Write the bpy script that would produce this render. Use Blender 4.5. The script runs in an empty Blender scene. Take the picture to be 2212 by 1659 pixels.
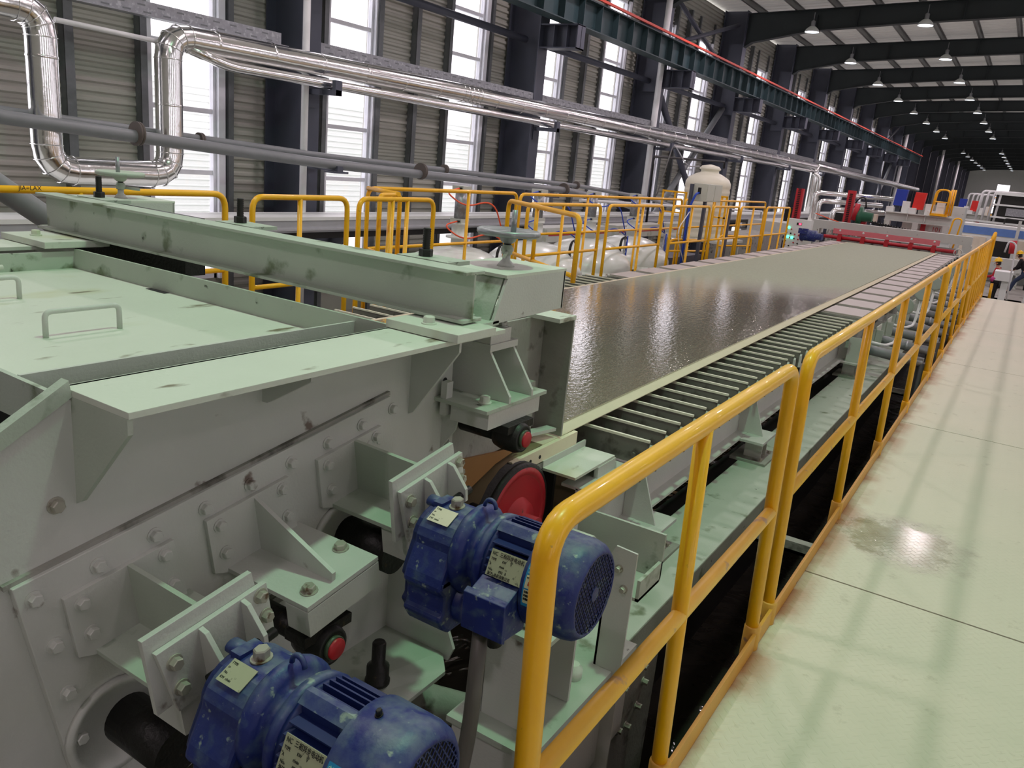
import bpy, bmesh, math, random
from mathutils import Vector, Matrix
random.seed(7)
PI = math.pi
COL = bpy.context.scene.collection
SC = bpy.context.scene
# ------------------------------------------------------------------ camera, world, exposure
FPX, PITCH, YAW, ROLL, CAMH = 1733.8, .270524, -.544635, .097172, 1.7
def _basis():
    cy, sy = math.cos(YAW), math.sin(YAW)
    f = Vector((sy*math.cos(PITCH), cy*math.cos(PITCH), -math.sin(PITCH)))
    r = Vector((cy, -sy, 0)); u = r.cross(f)
    return r*math.cos(ROLL)+u*math.sin(ROLL), -r*math.sin(ROLL)+u*math.cos(ROLL), f
CR, CU, CF = _basis(); CO = Vector((0, 0, CAMH))
cam = bpy.data.cameras.new('camera'); camo = bpy.data.objects.new('camera', cam); COL.objects.link(camo)
m = Matrix((CR, CU, -CF)).transposed().to_4x4(); m.translation = CO; camo.matrix_world = m
cam.sensor_fit = 'HORIZONTAL'; cam.sensor_width = 36; cam.lens = FPX/2212*36; cam.clip_start = .05; cam.clip_end = 400
SC.camera = camo
SC.view_settings.view_transform = 'Standard'; SC.view_settings.look = 'None'
SC.view_settings.gamma = 1; SC.view_settings.use_curve_mapping = False
SC.view_settings.exposure = 0.0
w = bpy.data.worlds.new('overcast_sky'); SC.world = w; w.use_nodes = True
w.node_tree.nodes['Background'].inputs[0].default_value = (1, .91, .95, 1)
w.node_tree.nodes['Background'].inputs[1].default_value = 3.1
PITCHY = 6.85; C0 = 9.5                      # column bay spacing and first column in view
def colY(k): return C0+PITCHY*k
def lamp_light(x, y, z, e, c, size=.4):
    l = bpy.data.lights.new('lamp_light', 'AREA'); l.shape = 'DISK'; l.size = size; l.energy = e; l.color = c
    o = bpy.data.objects.new('lamp_light', l); COL.objects.link(o); o.location = (x, y, z); return o
PINK = (1, .83, .89); GREEN = (.48, 1, .60)
# rows of high-bay lamps outside the frame (their light reaches the machine)
for k in range(-2, 9):
    for x in (-.75, 2.7, 6.2):
        if x == -.75 and k == -1: continue
        lamp_light(x, colY(k), 7.0, 26 if x > 0 else 80, PINK)
lamp_light(-.75, colY(-1), 7.0, 150, GREEN, .3)
def at(px, py, **k):
    """pixel of the photograph -> point on an axis plane of the place"""
    r = CR*((px-1106)/FPX)-CU*((py-829.5)/FPX)+CF
    a, v = next(iter(k.items())); i = 'xyz'.index(a)
    return CO+r*((v-CO[i])/r[i])

# ------------------------------------------------------------------ materials
def lin(c): return tuple((x/255/12.92 if x/255 <= .04045 else ((x/255+.055)/1.055)**2.4) for x in c)+(1,)
MATS = {}
def mat(name, rgb, rough=.5, metal=0, var=.08, nscale=6, spots=None, bump=0, bscale=60, streak=None, coat=0):
    """procedural paint/metal: noise mottling, optional (rgb, threshold, scale) spot layers, bump"""
    m = bpy.data.materials.new(name); m.use_nodes = True; nt = m.node_tree; N = nt.nodes; L = nt.links
    b = N['Principled BSDF']; b.inputs['Roughness'].default_value = rough; b.inputs['Metallic'].default_value = metal
    b.inputs['Coat Weight'].default_value = coat
    tc = N.new('ShaderNodeTexCoord'); co = tc.outputs['Object']
    def noise(s, d=4, st=None):
        n = N.new('ShaderNodeTexNoise'); n.inputs['Scale'].default_value = s; n.inputs['Detail'].default_value = d
        if st:
            mp = N.new('ShaderNodeMapping'); mp.inputs['Scale'].default_value = st; L.new(co, mp.inputs[0]); L.new(mp.outputs[0], n.inputs['Vector'])
        else: L.new(co, n.inputs['Vector'])
        return n.outputs['Fac']
    c = lin(rgb)
    mx = N.new('ShaderNodeMix'); mx.data_type = 'RGBA'
    mx.inputs['A'].default_value = tuple(v*(1-var*1.6) for v in c[:3])+(1,); mx.inputs['B'].default_value = tuple(min(1, v*(1+var*1.6)) for v in c[:3])+(1,)
    L.new(noise(nscale), mx.inputs['Factor']); cur = mx.outputs['Result']
    for sp in (spots or []):
        col, th, sc = sp[:3]; wd = sp[3] if len(sp) > 3 else .06; st = sp[4] if len(sp) > 4 else None
        mr = N.new('ShaderNodeMapRange'); mr.inputs['From Min'].default_value = th; mr.inputs['From Max'].default_value = th+wd
        L.new(noise(sc, 6, st), mr.inputs['Value'])
        m2 = N.new('ShaderNodeMix'); m2.data_type = 'RGBA'; m2.inputs['B'].default_value = lin(col)
        L.new(mr.outputs[0], m2.inputs['Factor']); L.new(cur, m2.inputs['A']); cur = m2.outputs['Result']
    L.new(cur, b.inputs['Base Color'])
    if bump:
        bp = N.new('ShaderNodeBump'); bp.inputs['Strength'].default_value = bump; bp.inputs['Distance'].default_value = .01
        L.new(noise(bscale), bp.inputs['Height']); L.new(bp.outputs[0], b.inputs['Normal'])
    MATS[name] = m; return m
def emit(name, rgb, s):
    m = bpy.data.materials.new(name); m.use_nodes = True; b = m.node_tree.nodes['Principled BSDF']
    b.inputs['Base Color'].default_value = lin(rgb); b.inputs['Emission Color'].default_value = lin(rgb); b.inputs['Emission Strength'].default_value = s
    return m
P_MACH = mat('machine_paint', (196, 199, 192), .5, var=.05, nscale=5, spots=[((120, 108, 98), .70, 9, .05), ((150, 160, 135), .64, 2.2, .12)], bump=.12, bscale=120)
P_STAIN_GREENLIT = mat('machine_paint_stained_greenlit', (176, 186, 172), .55, var=.06, nscale=4, spots=[((112, 125, 98), .6, 7, .1), ((60, 62, 50), .70, 14, .04)], bump=.12, bscale=120)  # stained paint, with some of the lamp's green tint put into the base
P_LID = mat('lid_paint', (205, 211, 198), .5, var=.05, nscale=3, spots=[((180, 182, 130), .56, 2.4, .16, (1, .45, 1)), ((120, 114, 92), .64, 9, .08, (1.4, .5, 1))], bump=.1)
P_DIRT = mat('dirty_grey_paint', (150, 150, 142), .7, var=.15, nscale=9, spots=[((70, 66, 58), .58, 8, .12)], bump=.2)
BOLT = mat('bolt_steel', (170, 168, 155), .45, .3, spots=[((95, 70, 50), .6, 40, .1)])
BLACK_STEEL = mat('oily_black_steel', (34, 34, 32), .45, .4, spots=[((75, 62, 45), .66, 30, .08)], bump=.3)
BLACK = mat('black_paint_void_shade', (18, 18, 18), .7)  # plain black paint; also stands in for shade in cavities and holes
RUBBER = mat('black_rubber', (26, 26, 26), .55, bump=.1)
BLUE = mat('motor_blue', (20, 38, 108), .45, var=.3, nscale=8, spots=[((66, 88, 116), .52, 26, .2), ((140, 158, 146), .635, 42, .08)], bump=.15)
def dusted(m, col, amt):
    # dry slurry dust that settled on upward faces
    nt = m.node_tree; N = nt.nodes; L = nt.links; b = N['Principled BSDF']; src = b.inputs['Base Color'].links[0].from_socket
    g = N.new('ShaderNodeNewGeometry'); sp = N.new('ShaderNodeSeparateXYZ'); L.new(g.outputs['Normal'], sp.inputs[0]); tc = N.new('ShaderNodeTexCoord'); n = N.new('ShaderNodeTexNoise'); n.inputs['Scale'].default_value = 22; n.inputs['Detail'].default_value = 8; L.new(tc.outputs['Object'], n.inputs['Vector'])
    a = N.new('ShaderNodeMapRange'); a.inputs['From Min'].default_value = .35; a.inputs['From Max'].default_value = .95; a.inputs['To Max'].default_value = amt; L.new(sp.outputs['Z'], a.inputs['Value'])
    c = N.new('ShaderNodeMapRange'); c.inputs['From Min'].default_value = .38; c.inputs['From Max'].default_value = .62; L.new(n.outputs['Fac'], c.inputs['Value'])
    x = N.new('ShaderNodeMath'); x.operation = 'MULTIPLY'; L.new(a.outputs[0], x.inputs[0]); L.new(c.outputs[0], x.inputs[1])
    mx = N.new('ShaderNodeMix'); mx.data_type = 'RGBA'; L.new(x.outputs[0], mx.inputs['Factor']); L.new(src, mx.inputs['A']); mx.inputs['B'].default_value = lin(col); L.new(mx.outputs['Result'], b.inputs['Base Color'])
dusted(BLUE, (122, 138, 140), .5)
DKBLUE = mat('fin_blue', (16, 34, 88), .5, var=.2, spots=[((90, 115, 120), .67, 22, .08)])
PLATE = mat('nameplate_metal', (176, 180, 150), .4, .2, spots=[((90, 92, 80), .62, 60, .06)])
YEL = mat('yellow_rail_paint', (250, 182, 6), .35, var=.06, nscale=10, spots=[((150, 120, 50), .72, 25, .04)], coat=.15)
YELWLIT = mat('worn_lamplit_yellow', (250, 194, 72), .4, var=.08, nscale=9, spots=[((200, 160, 120), .60, 12, .06), ((120, 125, 85), .72, 18, .05)])  # worn paint; the lamp-lit paleness of the mid rails is in the base
YELK = mat('kick_yellow_paint', (214, 160, 60), .45, var=.08, nscale=10, spots=[((150, 110, 80), .66, 14, .06)])
RED = mat('red_paint', (176, 30, 42), .42, var=.08, spots=[((90, 40, 35), .68, 25, .06)])
REDM = mat('red_machine_paint', (190, 36, 46), .5, var=.1)
PINKR = mat('faded_red_bar', (214, 112, 120), .55, var=.06)
GALV = mat('galvanised_steel', (150, 152, 156), .38, .55, var=.18, nscale=14, spots=[((178, 180, 184), .56, 18, .10)])
SHINY = mat('foil_cladding', (248, 248, 246), .17, .97, var=.02, nscale=5, bump=.35, bscale=7)
GREYPIPE = mat('grey_pipe_paint', (128, 132, 134), .42, var=.08)
DARKSTEEL = mat('dark_structural_steel', (76, 80, 94), .5, var=.1, nscale=3)
TEAL = mat('crane_girder_paint', (46, 66, 70), .5, var=.12, nscale=3)
RAFT = mat('rafter_paint', (48, 56, 58), .6, var=.08, nscale=2)
WALLP = mat('corrugated_sheet', (176, 176, 166), .5, var=.06, nscale=2)
STUD = mat('wall_stud_steel', (112, 116, 118), .45, .3, var=.15, nscale=12)
WFRAME = mat('white_window_frame', (228, 230, 236), .4)
DUCTM = mat('duct_sheet', (178, 180, 184), .45, .2, var=.06)
PVC = mat('white_pvc', (225, 226, 226), .4)
CREAM = mat('cream_felt', (226, 218, 190), .85, var=.03, nscale=12, bump=.1, bscale=300)
BROWNFELT = mat('brown_wet_felt', (128, 112, 84), .7, var=.08)
TAN = mat('tan_board', (150, 108, 58), .6, var=.1)
FOILB = mat('foil_blade_steel', (112, 112, 104), .55, .1, var=.12, nscale=8, spots=[((76, 74, 66), .55, 9, .1)])
FOILT = mat('foil_ceramic_edge', (226, 224, 205), .5)
TILE = mat('suction_cover', (176, 168, 162), .5, var=.05, nscale=6)
WHITE = mat('white_paint', (222, 226, 222), .45, var=.03)
TANKW = mat('tank_white_enamel', (222, 228, 220), .25, var=.03, coat=.3)
PLAST = mat('cream_plastic_tank', (228, 226, 206), .4, var=.03)
GREYBOX = mat('cabinet_grey', (196, 198, 186), .45, var=.03)
CONC = mat('concrete', (148, 146, 138), .75, var=.12, nscale=1.5, spots=[((100, 98, 90), .6, 3, .1)], bump=.1)
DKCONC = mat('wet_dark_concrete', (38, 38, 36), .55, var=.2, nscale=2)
ORANGE = mat('conductor_rail_orange', (216, 62, 34), .5)
ROOF = mat('roof_sheet', (205, 205, 196), .55, var=.04)
def _translucent(m, k):
    nt = m.node_tree; N = nt.nodes; b = N['Principled BSDF']; t = N.new('ShaderNodeBsdfTranslucent'); t.inputs[0].default_value = (.9, .92, .88, 1); x = N.new('ShaderNodeMixShader'); x.inputs[0].default_value = k
    nt.links.new(b.outputs[0], x.inputs[1]); nt.links.new(t.outputs[0], x.inputs[2]); nt.links.new(x.outputs[0], N['Material Output'].inputs[0])
_translucent(ROOF, .035)      # frp roof sheets let a little daylight through
PURL = mat('purlin_steel', (120, 122, 120), .5, .2)
BLUEH = mat('blue_hose', (34, 74, 190), .4)
ORGH = mat('orange_hose', (240, 92, 50), .4)
REDST = mat('red_stripe', (178, 40, 50), .5)
BLUEP = mat('blue_panel', (30, 58, 160), .5)
SKYBLUE = mat('pale_blue_band', (92, 128, 190), .5, var=.1)
BEIGE = mat('beige_panel', (214, 204, 184), .5)
GREENP = mat('green_paint', (30, 90, 62), .45)
GREENLED = emit('green_led', (70, 255, 190), 4)
REDLED = emit('red_led', (255, 60, 90), 4)
LAMPE = emit('lamp_glow', (235, 238, 255), 9)
SKIN = mat('skin', (196, 146, 118), .6, var=.03)
REDC = mat('red_cloth', (172, 30, 40), .8); BLKC = mat('black_cloth', (22, 22, 24), .85); JEAN = mat('denim', (44, 56, 82), .85)
HATY = mat('hard_hat_yellow', (245, 196, 20), .3)
HAIR = mat('hair', (25, 20, 18), .6)
LBLB = mat('sticker_blue', (30, 128, 176), .4, var=.04); LBLW = mat('sticker_paper', (200, 205, 165), .5, var=.05)
INK = mat('ink_black', (30, 34, 30), .6); INKR = mat('ink_red', (200, 40, 40), .6); INKG = mat('ink_lightgreen', (175, 215, 190), .6)

def special(name):
    m = bpy.data.materials.new(name); m.use_nodes = True; return m, m.node_tree.nodes, m.node_tree.links, m.node_tree.nodes['Principled BSDF']
def math_(N, L, op, a, b=None):
    n = N.new('ShaderNodeMath'); n.operation = op
    for i, v in enumerate((a, b)):
        if v is None: continue
        if isinstance(v, (int, float)): n.inputs[i].default_value = v
        else: L.new(v, n.inputs[i])
    return n.outputs[0]
def slurry():
    m, N, L, b = special('fibre_slurry')
    tc = N.new('ShaderNodeTexCoord'); sp = N.new('ShaderNodeSeparateXYZ'); L.new(tc.outputs['Object'], sp.inputs[0])
    n0 = N.new('ShaderNodeTexNoise'); n0.inputs['Scale'].default_value = .5; L.new(tc.outputs['Object'], n0.inputs['Vector'])
    yy = math_(N, L, 'ADD', sp.outputs['Y'], math_(N, L, 'MULTIPLY', n0.outputs['Fac'], 1.6))
    yy = math_(N, L, 'SUBTRACT', yy, math_(N, L, 'MULTIPLY', sp.outputs['X'], .9))
    wet = N.new('ShaderNodeMapRange'); wet.interpolation_type = 'SMOOTHSTEP'; L.new(yy, wet.inputs['Value'])      # 1 wet (head box end) .. 0 drained
    wet.inputs['From Min'].default_value = 10.6; wet.inputs['From Max'].default_value = 14.4; wet.inputs['To Min'].default_value = 1; wet.inputs['To Max'].default_value = 0
    W = wet.outputs[0]
    mp = N.new('ShaderNodeMapping'); mp.inputs['Scale'].default_value = (1, .55, 1); L.new(tc.outputs['Object'], mp.inputs[0])
    n1 = N.new('ShaderNodeTexNoise'); n1.inputs['Scale'].default_value = 42; n1.inputs['Detail'].default_value = 3; L.new(mp.outputs[0], n1.inputs['Vector'])
    n2 = N.new('ShaderNodeTexNoise'); n2.inputs['Scale'].default_value = 90; n2.inputs['Detail'].default_value = 3; L.new(tc.outputs['Object'], n2.inputs['Vector'])
    c = N.new('ShaderNodeMix'); c.data_type = 'RGBA'; c.inputs['A'].default_value = lin((146, 154, 128)); c.inputs['B'].default_value = lin((140, 134, 114)); L.new(W, c.inputs['Factor'])
    c2 = N.new('ShaderNodeMix'); c2.data_type = 'RGBA'; c2.blend_type = 'MULTIPLY'; c2.inputs['Factor'].default_value = .5
    L.new(c.outputs['Result'], c2.inputs['A']); cr = N.new('ShaderNodeMapRange'); cr.inputs['To Min'].default_value = .55; cr.inputs['To Max'].default_value = 1.35; L.new(n1.outputs['Fac'], cr.inputs['Value'])
    L.new(cr.outputs[0], c2.inputs['B']); L.new(c2.outputs['Result'], b.inputs['Base Color'])
    r = N.new('ShaderNodeMapRange'); r.inputs['To Min'].default_value = .62; r.inputs['To Max'].default_value = .08; L.new(W, r.inputs['Value']); L.new(r.outputs[0], b.inputs['Roughness'])
    h = math_(N, L, 'ADD', n1.outputs['Fac'], math_(N, L, 'MULTIPLY', n2.outputs['Fac'], .14))
    bp = N.new('ShaderNodeBump'); bp.inputs['Distance'].default_value = .0017; L.new(h, bp.inputs['Height'])
    st = N.new('ShaderNodeMapRange'); st.inputs['To Min'].default_value = .12; st.inputs['To Max'].default_value = 1.0; L.new(W, st.inputs['Value']); L.new(st.outputs[0], bp.inputs['Strength'])
    L.new(bp.outputs[0], b.inputs['Normal']); L.new(W, b.inputs['Coat Weight']); b.inputs['Coat Roughness'].default_value = .045; b.inputs['Coat IOR'].default_value = 1.9; L.new(bp.outputs[0], b.inputs['Coat Normal']); return m
SLURRY = slurry()
def checker():
    m, N, L, b = special('checker_plate')
    tc = N.new('ShaderNodeTexCoord'); sp = N.new('ShaderNodeSeparateXYZ'); L.new(tc.outputs['Object'], sp.inputs[0])
    X = math_(N, L, 'MULTIPLY', sp.outputs['X'], 22); Y = math_(N, L, 'MULTIPLY', sp.outputs['Y'], 22)
    def bars(ox, oy, s):
        fx = math_(N, L, 'SUBTRACT', math_(N, L, 'FRACT', math_(N, L, 'ADD', X, ox)), .5)
        fy = math_(N, L, 'SUBTRACT', math_(N, L, 'FRACT', math_(N, L, 'ADD', Y, oy)), .5)
        u = math_(N, L, 'ADD', fx, math_(N, L, 'MULTIPLY', fy, s)); v = math_(N, L, 'SUBTRACT', fy, math_(N, L, 'MULTIPLY', fx, s))
        u = math_(N, L, 'MULTIPLY', u, 1.6); v = math_(N, L, 'MULTIPLY', v, 7)
        d = math_(N, L, 'SQRT', math_(N, L, 'ADD', math_(N, L, 'MULTIPLY', u, u), math_(N, L, 'MULTIPLY', v, v)))
        mr = N.new('ShaderNodeMapRange'); mr.inputs['From Min'].default_value = 1.0; mr.inputs['From Max'].default_value = .5; L.new(d, mr.inputs['Value']); return mr.outputs[0]
    h = math_(N, L, 'MAXIMUM', bars(0, 0, 1), bars(.5, .5, -1))
    wn = N.new('ShaderNodeTexNoise'); wn.inputs['Scale'].default_value = 1.1; wn.inputs['Detail'].default_value = 3; L.new(tc.outputs['Object'], wn.inputs['Vector'])
    wr = N.new('ShaderNodeMapRange'); wr.inputs['From Min'].default_value = .35; wr.inputs['From Max'].default_value = .6; wr.inputs['To Min'].default_value = .3; L.new(wn.outputs['Fac'], wr.inputs['Value'])
    bp = N.new('ShaderNodeBump'); bp.inputs['Distance'].default_value = .003; bp.inputs['Strength'].default_value = .5; L.new(math_(N, L, 'MULTIPLY', h, wr.outputs[0]), bp.inputs['Height']); L.new(bp.outputs[0], b.inputs['Normal'])
    n1 = N.new('ShaderNodeTexNoise'); n1.inputs['Scale'].default_value = 1.3; n1.inputs['Detail'].default_value = 5; L.new(tc.outputs['Object'], n1.inputs['Vector'])
    c = N.new('ShaderNodeMix'); c.data_type = 'RGBA'; c.inputs['A'].default_value = lin((196, 200, 176)); c.inputs['B'].default_value = lin((214, 208, 186)); L.new(n1.outputs['Fac'], c.inputs['Factor'])
    n2 = N.new('ShaderNodeTexNoise'); n2.inputs['Scale'].default_value = 7; n2.inputs['Detail'].default_value = 8; n2.inputs['Roughness'].default_value = .7; L.new(tc.outputs['Object'], n2.inputs['Vector'])
    mr = N.new('ShaderNodeMapRange'); mr.inputs['From Min'].default_value = .6; mr.inputs['From Max'].default_value = .75; mr.inputs['To Max'].default_value = .7; L.new(n2.outputs['Fac'], mr.inputs['Value'])
    c2 = N.new('ShaderNodeMix'); c2.data_type = 'RGBA'; c2.inputs['B'].default_value = lin((150, 148, 120)); L.new(mr.outputs[0], c2.inputs['Factor']); L.new(c.outputs['Result'], c2.inputs['A'])
    # wet muddy patch (worn bare, glossy) around one spot of the walkway
    vd = N.new('ShaderNodeVectorMath'); vd.operation = 'DISTANCE'; L.new(tc.outputs['Object'], vd.inputs[0]); vd.inputs[1].default_value = (-.22, 4.35, 0)
    dd = math_(N, L, 'SUBTRACT', vd.outputs['Value'], math_(N, L, 'MULTIPLY', n2.outputs['Fac'], .55))
    pr = N.new('ShaderNodeMapRange'); pr.inputs['From Min'].default_value = .12; pr.inputs['From Max'].default_value = -.08; L.new(dd, pr.inputs['Value'])
    c3 = N.new('ShaderNodeMix'); c3.data_type = 'RGBA'; c3.inputs['B'].default_value = lin((150, 146, 118)); L.new(math_(N, L, 'MULTIPLY', pr.outputs[0], math_(N, L, 'MULTIPLY', n2.outputs['Fac'], 1.4)), c3.inputs['Factor']); L.new(c2.outputs['Result'], c3.inputs['A'])
    # brown mottling that fades out away from the kick plate
    xr = N.new('ShaderNodeMapRange'); xr.inputs['From Min'].default_value = -.40; xr.inputs['From Max'].default_value = -.53; L.new(sp.outputs['X'], xr.inputs['Value'])
    n3 = N.new('ShaderNodeTexNoise'); n3.inputs['Scale'].default_value = 3; n3.inputs['Detail'].default_value = 5; L.new(tc.outputs['Object'], n3.inputs['Vector'])
    n3r = N.new('ShaderNodeMapRange'); n3r.inputs['From Min'].default_value = .42; n3r.inputs['From Max'].default_value = .62; L.new(n3.outputs['Fac'], n3r.inputs['Value'])
    c4 = N.new('ShaderNodeMix'); c4.data_type = 'RGBA'; c4.inputs['B'].default_value = lin((158, 108, 66)); L.new(math_(N, L, 'MULTIPLY', xr.outputs[0], n3r.outputs[0]), c4.inputs['Factor']); L.new(c3.outputs['Result'], c4.inputs['A'])
    L.new(c4.outputs['Result'], b.inputs['Base Color'])
    rr = N.new('ShaderNodeMapRange'); rr.inputs['To Min'].default_value = .5; rr.inputs['To Max'].default_value = .16; L.new(pr.outputs[0], rr.inputs['Value']); L.new(rr.outputs[0], b.inputs['Roughness'])
    return m
CHECKER = checker()
def water():
    m, N, L, b = special('dark_running_water'); b.inputs['Base Color'].default_value = lin((56, 53, 47)); b.inputs['Roughness'].default_value = .1
    tc = N.new('ShaderNodeTexCoord'); n = N.new('ShaderNodeTexNoise'); n.inputs['Scale'].default_value = 3.5; n.inputs['Detail'].default_value = 3; n.inputs['Distortion'].default_value = .5; L.new(tc.outputs['Object'], n.inputs['Vector'])
    bp = N.new('ShaderNodeBump'); bp.inputs['Distance'].default_value = .07; bp.inputs['Strength'].default_value = .6; L.new(n.outputs['Fac'], bp.inputs['Height']); L.new(bp.outputs[0], b.inputs['Normal']); return m
WATER = water()
def glass():
    m, N, L, b = special('window_glass'); N.remove(b); o = N['Material Output']
    t = N.new('ShaderNodeBsdfTransparent'); t.inputs[0].default_value = (.94, .95, .97, 1); g = N.new('ShaderNodeBsdfGlossy'); g.inputs['Roughness'].default_value = .05
    mx = N.new('ShaderNodeMixShader'); mx.inputs[0].default_value = .06; L.new(t.outputs[0], mx.inputs[1]); L.new(g.outputs[0], mx.inputs[2]); L.new(mx.outputs[0], o.inputs[0]); return m
GLASS = glass()

# ------------------------------------------------------------------ mesh builder and scene tree
ORIG = {}
class M:
    def __init__(s): s.v = []; s.f = []; s.sm = []
    def add(s, vs, fs, smooth=False):
        n = len(s.v); s.v += [Vector(p) for p in vs]; s.f += [tuple(i+n for i in f) for f in fs]; s.sm += [smooth]*len(fs); return s
    def box(s, x0, x1, y0, y1, z0, z1):
        return s.add([(x, y, z) for z in (z0, z1) for y in (y0, y1) for x in (x0, x1)], [(0, 2, 3, 1), (4, 5, 7, 6), (0, 1, 5, 4), (2, 6, 7, 3), (0, 4, 6, 2), (1, 3, 7, 5)])
    def obox(s, c, ax, ay, az, sx, sy, sz):
        c = Vector(c); ax = Vector(ax).normalized()*sx/2; ay = Vector(ay).normalized()*sy/2; az = Vector(az).normalized()*sz/2
        return s.add([c+ax*i+ay*j+az*k for k in (-1, 1) for j in (-1, 1) for i in (-1, 1)], [(0, 2, 3, 1), (4, 5, 7, 6), (0, 1, 5, 4), (2, 6, 7, 3), (0, 4, 6, 2), (1, 3, 7, 5)])
    def prism(s, pts, vec, smooth=False):
        pts = [Vector(p) for p in pts]; vec = Vector(vec); n = len(pts)
        s.add(pts+[p+vec for p in pts], [tuple(range(n))[::-1], tuple(range(n, 2*n))]); b = len(s.v)-2*n
        for i in range(n): s.f.append((b+i, b+(i+1) % n, b+n+(i+1) % n, b+n+i)); s.sm.append(smooth)
        return s
    def lathe(s, p, axis, prof, n=24, smooth=True, caps=True):
        p = Vector(p); a = Vector(axis).normalized(); u = a.orthogonal().normalized(); w_ = a.cross(u); vs = []; fs = []
        for r, h in prof:
            for i in range(n):
                t = 2*PI*i/n; vs.append(p+a*h+(u*math.cos(t)+w_*math.sin(t))*max(r, 1e-5))
        for j in range(len(prof)-1):
            for i in range(n): fs.append((j*n+i, j*n+(i+1) % n, (j+1)*n+(i+1) % n, (j+1)*n+i))
        s.add(vs, fs, smooth)
        if caps: b = len(s.v)-len(vs); s.f += [tuple(b+i for i in range(n))[::-1], tuple(b+(len(prof)-1)*n+i for i in range(n))]; s.sm += [False]*2
        return s
    def cyl(s, p0, p1, r, r1=None, n=16):
        p0 = Vector(p0); p1 = Vector(p1); return s.lathe(p0, p1-p0, [(r, 0), (r1 or r, (p1-p0).length)], n)
    def tube(s, path, r, n=10, closed=False):
        P = [Vector(p) for p in path]; k = len(P); vs = []; up = None
        for i in range(k):
            t = ((P[(i+1) % k] if closed or i < k-1 else P[i])-(P[i-1] if closed or i > 0 else P[i]))
            t.normalize()
            if up is None: up = t.orthogonal().normalized()
            else:
                up = up-t*up.dot(t); up = up.normalized() if up.length > 1e-6 else t.orthogonal().normalized()
            w_ = t.cross(up); rr = r[i] if isinstance(r, (list, tuple)) else r
            vs += [P[i]+(up*math.cos(2*PI*j/n)+w_*math.sin(2*PI*j/n))*rr for j in range(n)]
        fs = [(i % k*n+j, i % k*n+(j+1) % n, (i+1) % k*n+(j+1) % n, (i+1) % k*n+j) for i in range(k if closed else k-1) for j in range(n)]
        s.add(vs, fs, True)
        if not closed: b = len(s.v)-len(vs); s.f += [tuple(b+i for i in range(n))[::-1], tuple(b+(k-1)*n+i for i in range(n))]; s.sm += [False]*2
        return s
    def hexb(s, p, axis, r=.014, h=.012, washer=True):
        p = Vector(p); a = Vector(axis).normalized()
        if washer: s.lathe(p, a, [(r*1.45, 0), (r*1.45, h*.22)], 14)
        s.lathe(p+a*h*(.22 if washer else 0), a, [(r*1.1, 0), (r*1.1, h*.85), (r*.95, h)], 6, smooth=False); return s
    def ibeam(s, p0, p1, up, h, w, tf=.012, tw=.008):
        """I section swept p0->p1; p = centre of section, up = web direction"""
        p0 = Vector(p0); p1 = Vector(p1); a = p1-p0; L = a.length; up = Vector(up).normalized(); sd = a.cross(up).normalized(); c = (p0+p1)/2
        s.obox(c+up*(h/2-tf/2), a, sd, up, L, w, tf); s.obox(c-up*(h/2-tf/2), a, sd, up, L, w, tf); return s.obox(c, a, sd, up, L, tw, h-tf)
    def build(s, name, mt, parent=None, bevel=0, loc=None):
        me = bpy.data.meshes.new(name)
        if parent is None:
            if loc is None:
                xs = [v.x for v in s.v]; ys = [v.y for v in s.v]; zs = [v.z for v in s.v]
                loc = Vector(((min(xs)+max(xs))/2, (min(ys)+max(ys))/2, min(zs)))
            loc = Vector(loc)
        o0 = ORIG[parent.name] if parent else loc
        me.from_pydata([v-o0 for v in s.v], [], s.f); me.polygons.foreach_set('use_smooth', s.sm)
        bm = bmesh.new(); bm.from_mesh(me); bmesh.ops.recalc_face_normals(bm, faces=bm.faces); bm.to_mesh(me); bm.free()
        me.materials.append(mt); o = bpy.data.objects.new(name, me); COL.objects.link(o)
        if parent: o.parent = parent; ORIG[o.name] = o0
        else: o.location = loc; ORIG[o.name] = loc
        if bevel:
            b = o.modifiers.new('bevel', 'BEVEL'); b.width = bevel; b.segments = 2; b.limit_method = 'ANGLE'; b.angle_limit = .7
        return o
def tag(o, label, cat, group=None, kind=None):
    if label: o['label'] = label
    if cat: o['category'] = cat
    if group: o['group'] = group
    if kind: o['kind'] = kind
    return o
def thing(name, loc, label, cat, group=None):
    o = bpy.data.objects.new(name, None); COL.objects.link(o); o.location = Vector(loc); o.empty_display_size = .1
    ORIG[o.name] = Vector(loc); return tag(o, label, cat, group)
def struct(o): o['kind'] = 'structure'; return o
def copy_tree(o, parent=None):
    c = o.copy(); COL.objects.link(c); c.parent = parent
    for ch in list(o.children): copy_tree(ch, c)
    return c
def dup(root, d, label=None):
    c = copy_tree(root); c.location = root.location+Vector(d)
    if label: c['label'] = label
    return c
def fillet(P, r, n=5):
    P = [Vector(p) for p in P]; out = [P[0]]
    for a, b, c in zip(P, P[1:], P[2:]):
        d1 = (a-b); d2 = (c-b); q = min(r, d1.length*.49, d2.length*.49); s0 = b+d1.normalized()*q; s1 = b+d2.normalized()*q
        for i in range(n+1):
            t = i/n; out.append(s0*(1-t)**2+b*2*t*(1-t)+s1*t*t)
    out.append(P[-1]); return out
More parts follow.
